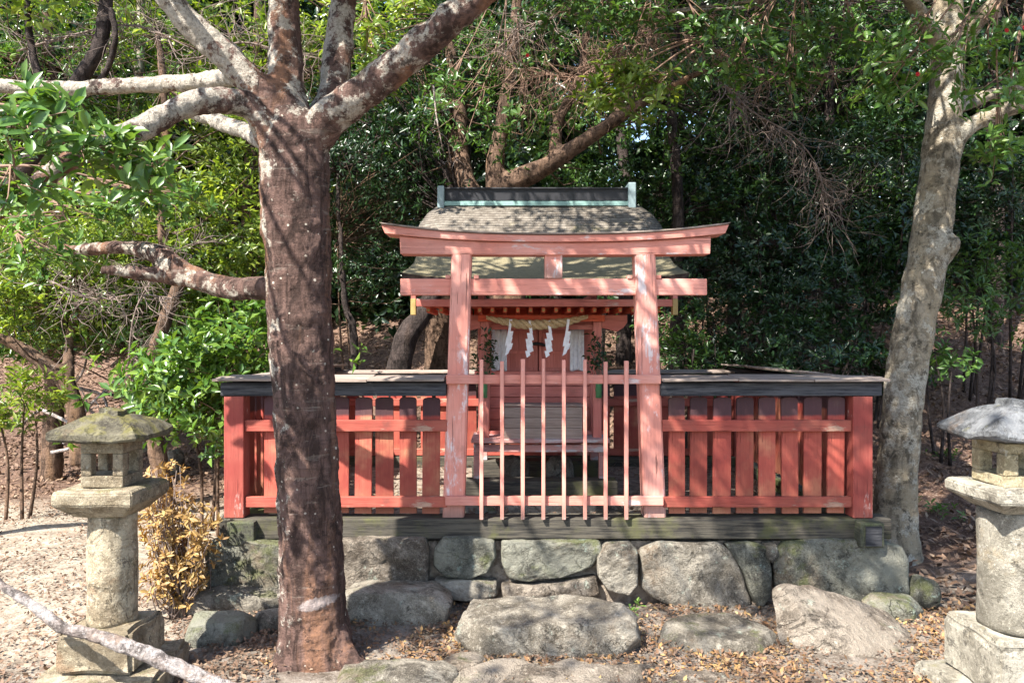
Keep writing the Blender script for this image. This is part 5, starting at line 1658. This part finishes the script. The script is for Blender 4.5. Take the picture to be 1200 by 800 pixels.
# dead hanging twigs
def dead_twigs(label, root, anchors, n, length, Y, mat, r=0.004, spread=.5, droop=(0.3, -0.1, -1.0)):
    t = thing('dead_branch', label, 'dead branch', W(*root))
    tb = Tubes()
    pts = [W(*a) for a in anchors]
    tb.add(pts, list(np.linspace(0.010, 0.004, len(pts))), 6, sub=4)
    tb2 = Tubes()
    dr = Vector(droop)
    for q in range(n):
        f = RS.rand() * (len(pts) - 1); i = min(int(f), len(pts) - 2)
        p = pts[i].lerp(pts[i + 1], f - i)
        d = (dr + Vector(list(RS.randn(3) * spread))).normalized()
        path = [p]
        l = length * RS.uniform(.4, 1.1)
        cv = Vector(list(RS.randn(3) * .16))
        for s in range(8):
            d = (d + cv + Vector(list(RS.randn(3) * 0.26)) + Vector((0.02, 0, -0.02))).normalized()
            path.append(path[-1] + d * l / 8 * RS.uniform(.6, 1.4))
        rr_ = r * RS.uniform(.5, 1.3)
        tb2.add(path, list(np.linspace(rr_, rr_ * .3, 9)), 4)
        for w in range(3):
            k = 1 + int(RS.rand() * 7)
            e = path[k] + (d + Vector(list(RS.randn(3) * .6))).normalized() * l * .35
            tb2.add([path[k], path[k].lerp(e, .5) + Vector(list(RS.randn(3) * .015)), e], [r * .5, r * .4, r * .25], 3)
    tb.build('limb', mat, t, t.location)
    tb2.build('twigs', mat, t, t.location)


dead_twigs('tangle of dead twigs hanging left of the pale trunk', (860, 100, 7.4), [(840, 90, 7.4), (880, 130, 7.4), (930, 160, 7.4), (960, 200, 7.4), (965, 245, 7.4)], 110, 0.75, 7.4, M['twig_grey'], 0.0045)
dead_twigs('fan of dead twigs beside the rising limb near the top', (640, 20, 6.2), [(650, 20, 6.2), (610, 35, 6.2), (580, 60, 6.2)], 45, 0.55, 6.2, M['twig_grey'], 0.004, droop=(-0.6, 0, -.3))
dead_twigs('two thin pale twigs dangling above the left end of the ridge', (510, 95, 6.5), [(508, 100, 6.5), (512, 140, 6.5), (520, 180, 6.5)], 7, 0.35, 6.5, M['deadwood'], 0.003, spread=.25)
dead_twigs('bare brown twigs in the wood over the ridge', (760, 60, 7.6), [(780, 20, 6.6), (720, 60, 6.6), (680, 90, 6.6), (600, 80, 6.6)], 170, 0.6, 6.6, M['twig_brown'], 0.0045, droop=(-.2, 0, -.7), spread=.7)
dead_twigs('bare twigs under the canopy right of the ridge', (880, 60, 7.8), [(800, 40, 7.8), (860, 70, 7.8), (930, 90, 7.8), (990, 80, 7.8)], 80, 0.65, 7.8, M['twig_brown'], 0.0045, droop=(.2, 0, -.6), spread=.7)
dead_twigs('thin bare twigs crossing the foliage at the upper left', (120, 20, 6.5), [(20, 60, 6.5), (90, 40, 6.5), (160, 30, 6.5), (230, 60, 6.5)], 60, 0.8, 6.5, M['twig_grey'], 0.005, droop=(0, 0, -.2), spread=.9)
dead_twigs('bare twigs left of the crooked brown tree', (150, 380, 7.6), [(150, 430, 7.6), (160, 360, 7.6), (200, 300, 7.6), (240, 280, 7.6)], 45, 0.6, 7.6, M['twig_grey'], 0.005, droop=(0.1, 0, .5), spread=.8)

dead_twigs('bare pale twigs under the lower limb on the left', (90, 330, 7.0), [(60, 330, 7.0), (110, 350, 7.0), (160, 345, 7.0), (210, 350, 7.0)], 60, 0.7, 7.0, M['twig_grey'], 0.005, droop=(0, 0, -.5), spread=.7)
dead_twigs('bare twigs filling the fork of the big tree', (280, 60, 7.0), [(230, 70, 7.0), (280, 50, 7.0), (330, 60, 7.0), (380, 70, 7.0)], 60, 0.8, 7.0, M['twig_grey'], 0.005, droop=(0, 0, .2), spread=.9)
# extra upper-left stems of the close dark tree
tree('broadleaf_tree', 'dark crooked stems crossing the top left corner', W(-110, 640, 6.3),
     [[(-110, 660, 6.3, 30), (-95, 520, 6.3, 24), (-60, 380, 6.3, 20), (-5, 250, 6.3, 18), (58, 155, 6.3, 19), (95, 90, 6.3, 18), (118, 50, 6.3, 17), (125, -10, 6.3, 16), (130, -80, 6.3, 14)],
      [(66, 145, 6.3, 14), (40, 70, 6.3, 10), (32, 10, 6.3, 9), (30, -60, 6.3, 8)],
      [(80, 120, 6.3, 12), (115, 100, 6.2, 9), (135, 50, 6.1, 9), (130, 10, 6.1, 8)]],
     [(-4.2, 6.4, 4.6, .8, .7, .4), (-3.2, 6.4, 4.8, .7, .7, .35)], M['leaf_bright'], M['bark_dark'], dens=12, L=0.08, vox=0.02, group='trees on the slope behind the shrine', **K)

# brushwood on the left slope
G_B = 'fallen branches on the left slope'
BR = [
    ([(75, 520), (110, 470), (150, 440), (165, 420)], 9.0, 'pale fallen branch leaning up behind the left lantern'),
    ([(88, 470), (105, 480), (118, 495), (122, 515)], 8.6, 'short hooked pale branch beside the forked trunk'),
    ([(92, 455), (118, 462), (126, 480), (124, 500)], 8.7, 'curved pale branch arching above the hooked one'),
    ([(60, 530), (110, 520), (160, 508), (190, 495)], 8.8, 'long dry branch lying flat behind the lantern roof'),
    ([(20, 500), (60, 470), (95, 440), (105, 395)], 9.4, 'thin dry branch rising at the far left'),
    ([(130, 395), (160, 420), (185, 440)], 9.2, 'short pale stick pointing down right'),
    ([(100, 505), (150, 485), (190, 470), (215, 468)], 9.0, 'dry branch pointing towards the dense glossy shrub'),
    ([(130, 430), (150, 410), (165, 380), (170, 340)], 9.3, 'upright thin dry stick among the foliage'),
    ([(50, 480), (90, 500), (140, 530)], 8.7, 'dry branch sloping down to the dirt'),
    ([(120, 460), (160, 470), (180, 490), (185, 520)], 8.9, 'bent pale branch near the crooked brown tree'),
]
for k, (pl, Y, lab) in enumerate(BR):
    tb = Tubes()
    pts = [W(a, b_, Y + RS.uniform(-.15, .15)) for a, b_ in pl]
    lift = 0
    tb.add(pts, list(np.linspace(0.022, 0.009, len(pts))), 7, 0.1, 5)
    for w in range(3):
        i = RS.randint(1, len(pts))
        e = pts[i] + Vector((RS.uniform(-.3, .3), RS.uniform(-.1, .1), RS.uniform(-.1, .3)))
        tb.add([pts[i], pts[i].lerp(e, .5) + Vector((0, 0, .03)), e], [.009, .007, .003], 5, sub=3)
    o = tb.build('fallen_branch', M['deadwood'], None, pts[0])
    o.location = pts[0]
    tag(o, lab, 'fallen branch', G_B)

# ------------------------------------------------------------------ fallen limb in front of the left lantern
t = thing('fallen_limb', 'lichen covered fallen limb leaning against the left lantern base', 'fallen limb', W(150, 760, 3.42))
_p = [(-6, 672, 3.40, 4), (8, 690, 3.40, 10), (38, 708, 3.40, 12), (72, 735, 3.38, 14), (100, 741, 3.38, 14), (150, 757, 3.38, 18), (200, 778, 3.40, 19), (262, 806, 3.42, 20), (330, 838, 3.48, 20)]
trunk_obj(t, [_p], M['deadwood'], name='limb', vox=0.006, amp=0.018, tscale=0.06, sub=5, sides=14)

# ------------------------------------------------------------------ yellowed dry bush
t = thing('dry_bush', 'golden yellow withered bush between the left lantern and the base', 'bush', (W(205, 700, 4.6).x, 4.7, -0.1))
C, A = [], []
st = Tubes()
b0 = t.location.copy()
for q in range(115):
    e = W(RS.uniform(168, 246), RS.uniform(545, 690), 4.7 + RS.uniform(-.22, .25))
    if e.x > W(225, 0, 4.7).x and e.z > W(0, 590, 4.7).z: e.z = W(0, 605, 4.7).z
    mid = b0.lerp(e, .5) + Vector(list(RS.randn(3) * .04))
    st.add([b0 + Vector((RS.uniform(-.06, .06), RS.uniform(-.06, .06), 0)), mid, e], [.006, .004, .002], 4, sub=2)
    for u in (.55, .8, 1.0):
        p = b0.lerp(e, u) if u < 1 else e
        p = p + Vector(list(RS.randn(3) * .03))
        C.append(list(p)); A.append([(e - b0).x * 2, (e - b0).y * 2, .35])
st.build('stem', M['twig_grey'], t, t.location)
V, F = rosettes(np.array(C), np.array(A), 9, 0.046, True, .34, (30, 100))
from_np('leaves', V - np.array(list(b0)), F, M['leaf_dry'], t)

# small green weeds
for (px, py, Y, n, lab) in ((1096, 590, 7.0, 14, 'small green weed on the litter right of the pale trunk'), (742, 706, 4.5, 5, 'tiny green seedling beside the step stone'), (1112, 452, 8.0, 10, 'young green plant on the slope right of the pale trunk')):
    c = W(px, py, Y); c.z = hz(c.x, c.y)
    t = thing('weed', lab, 'weed', c)
    C = RS.randn(n, 3) * np.array([.10, .10, .02]) * (1 if n > 6 else .35) + np.array([0, 0, .06 if n > 6 else .12])
    tb = Tubes()
    for q in C: tb.add([(0, 0, -.02), (q[0] * .5, q[1] * .5, q[2] * .7), tuple(q)], [.003, .002, .001], 4)
    tb.build('stem', M['twig_brown'], t)
    V, F = rosettes(C, np.tile([[0, 0, 1.0]], (n, 1)) + C * 3, 6, 0.06 if n > 6 else .04, True)
    from_np('leaves', V, F, M['leaf_near'], t)
# pale scrap beside the step stone
boulder('stone_chip', W(779, 0, 4.5).x, 4.45, -0.09, -0.045, 0.032, 0.025, M['paper'], 'small white stone chip right of the step stone', seed=91, sub=3)

# camellia flowers
for k, (px, py, Y, lab) in enumerate(((1178, 37, 5.0, 'red flower at the upper right edge beside another'), (1199, 34, 5.0, 'red flower cut by the right edge'), (618, 66, 6.0, 'single red flower high above the shrine ridge'), (1074, 88, 5.0, 'red flower left of the upper pale trunk'))):
    bm = bmesh.new()
    for q in range(6):
        a = q * math.pi / 3
        r = 0.013
        v0 = bm.verts.new((0, 0, 0))
        v1 = bm.verts.new((math.cos(a - .5) * r, -0.012, math.sin(a - .5) * r))
        v2 = bm.verts.new((math.cos(a) * r * 1.3, -0.02, math.sin(a) * r * 1.3))
        v3 = bm.verts.new((math.cos(a + .5) * r, -0.012, math.sin(a + .5) * r))
        bm.faces.new([v0, v1, v2, v3])
    o = from_bm('flower', bm, M['flower'])
    o.location = W(px, py, Y)
    sm = o.modifiers.new('thick', 'SOLIDIFY'); sm.thickness = 0.003
    tag(o, lab, 'flower', 'red camellia flowers')


# ------------------------------------------------------------------ leaf litter
def litter(name, label, n, xr, yr, mat, L, keep=None, zoff=0.006, fn=None, tilt=0.45, clumpy=True, clump_t=-0.35):
    x = RS.uniform(xr[0], xr[1], n); y = yr[0] + (yr[1] - yr[0]) * RS.rand(n) ** 1.3
    if clumpy:
        cth = clump_t
        m = np.sin(3.1 * x + 1.2 * y) * np.sin(2.3 * y - 1.7 * x + 1) + 0.5 * np.sin(7 * x - 5 * y) + RS.randn(n) * .6
        x, y = x[m > cth], y[m > cth]
    if keep is not None:
        kk = keep(x, y)
        x, y = x[kk], y[kk]
    n = len(x)
    z = (fn or height)(x, y) + zoff + RS.rand(n) * 0.022
    N = nz3(np.array([0, -0.15, 1.0]) + RS.randn(n, 3) * tilt)
    D = nz3(np.cross(N, RS.randn(n, 3)))
    Ls = L * RS.uniform(.55, 1.2, n)
    V, F = leaves_np(np.stack([x, y, z], 1), D, N, Ls, Ls * .48, False, fold=RS.uniform(-.1, .5, (n, 1)) if False else 0.22, droop=-0.12)
    o = from_np(name, V, F, mat)
    return tag(o, label, kind='stuff')


def slope_zone(x, y):
    s = np.interp(x, [-8, -2.5, 0, 2.6, 4.2], [8.6, 8.4, 8.2, 5.2, 4.0])
    return (y > s + RS.randn(len(x)) * .4) & ~((x > X0 - .1) & (x < X1 + .15) & (y < YB + .1))


litter('leaf_litter', 'brown fallen leaves covering the wooded slope', 130000, (-9, 9), (4.0, 17), M['litter'], 0.075, slope_zone)
litter('leaf_litter', 'sparse brown leaves on the trodden dirt', 20000, (-6, -1.2), (3.6, 9), M['litter'], 0.036)
fore = lambda x, y: (y < 4.95)
litter('leaf_litter', 'golden brown leaves drifted between the foreground rocks', 17000, (-1.3, 3.0), (3.3, 4.95), M['litter_gold'], 0.037, fore, clump_t=0.2)
litter('leaf_litter', 'dark brown leaf crumbs over the foreground earth', 22000, (-2.0, 3.0), (3.3, 4.95), M['litter'], 0.026, fore)
litter('leaf_litter', 'brown leaves on the near ground at both lower corners', 8000, (-3.2, 3.4), (3.2, 5.2), M['litter'], 0.03)
litter('leaf_litter', 'dry leaves lying inside the fence around the shrine', 2500, (X0, X1), (5.15, YB - .1), M['litter'], 0.05, None, fn=lambda x, y: np.full(len(x), 0.36))

print('leaves', LEAFCOUNT[0], 'objects', len(bpy.data.objects))
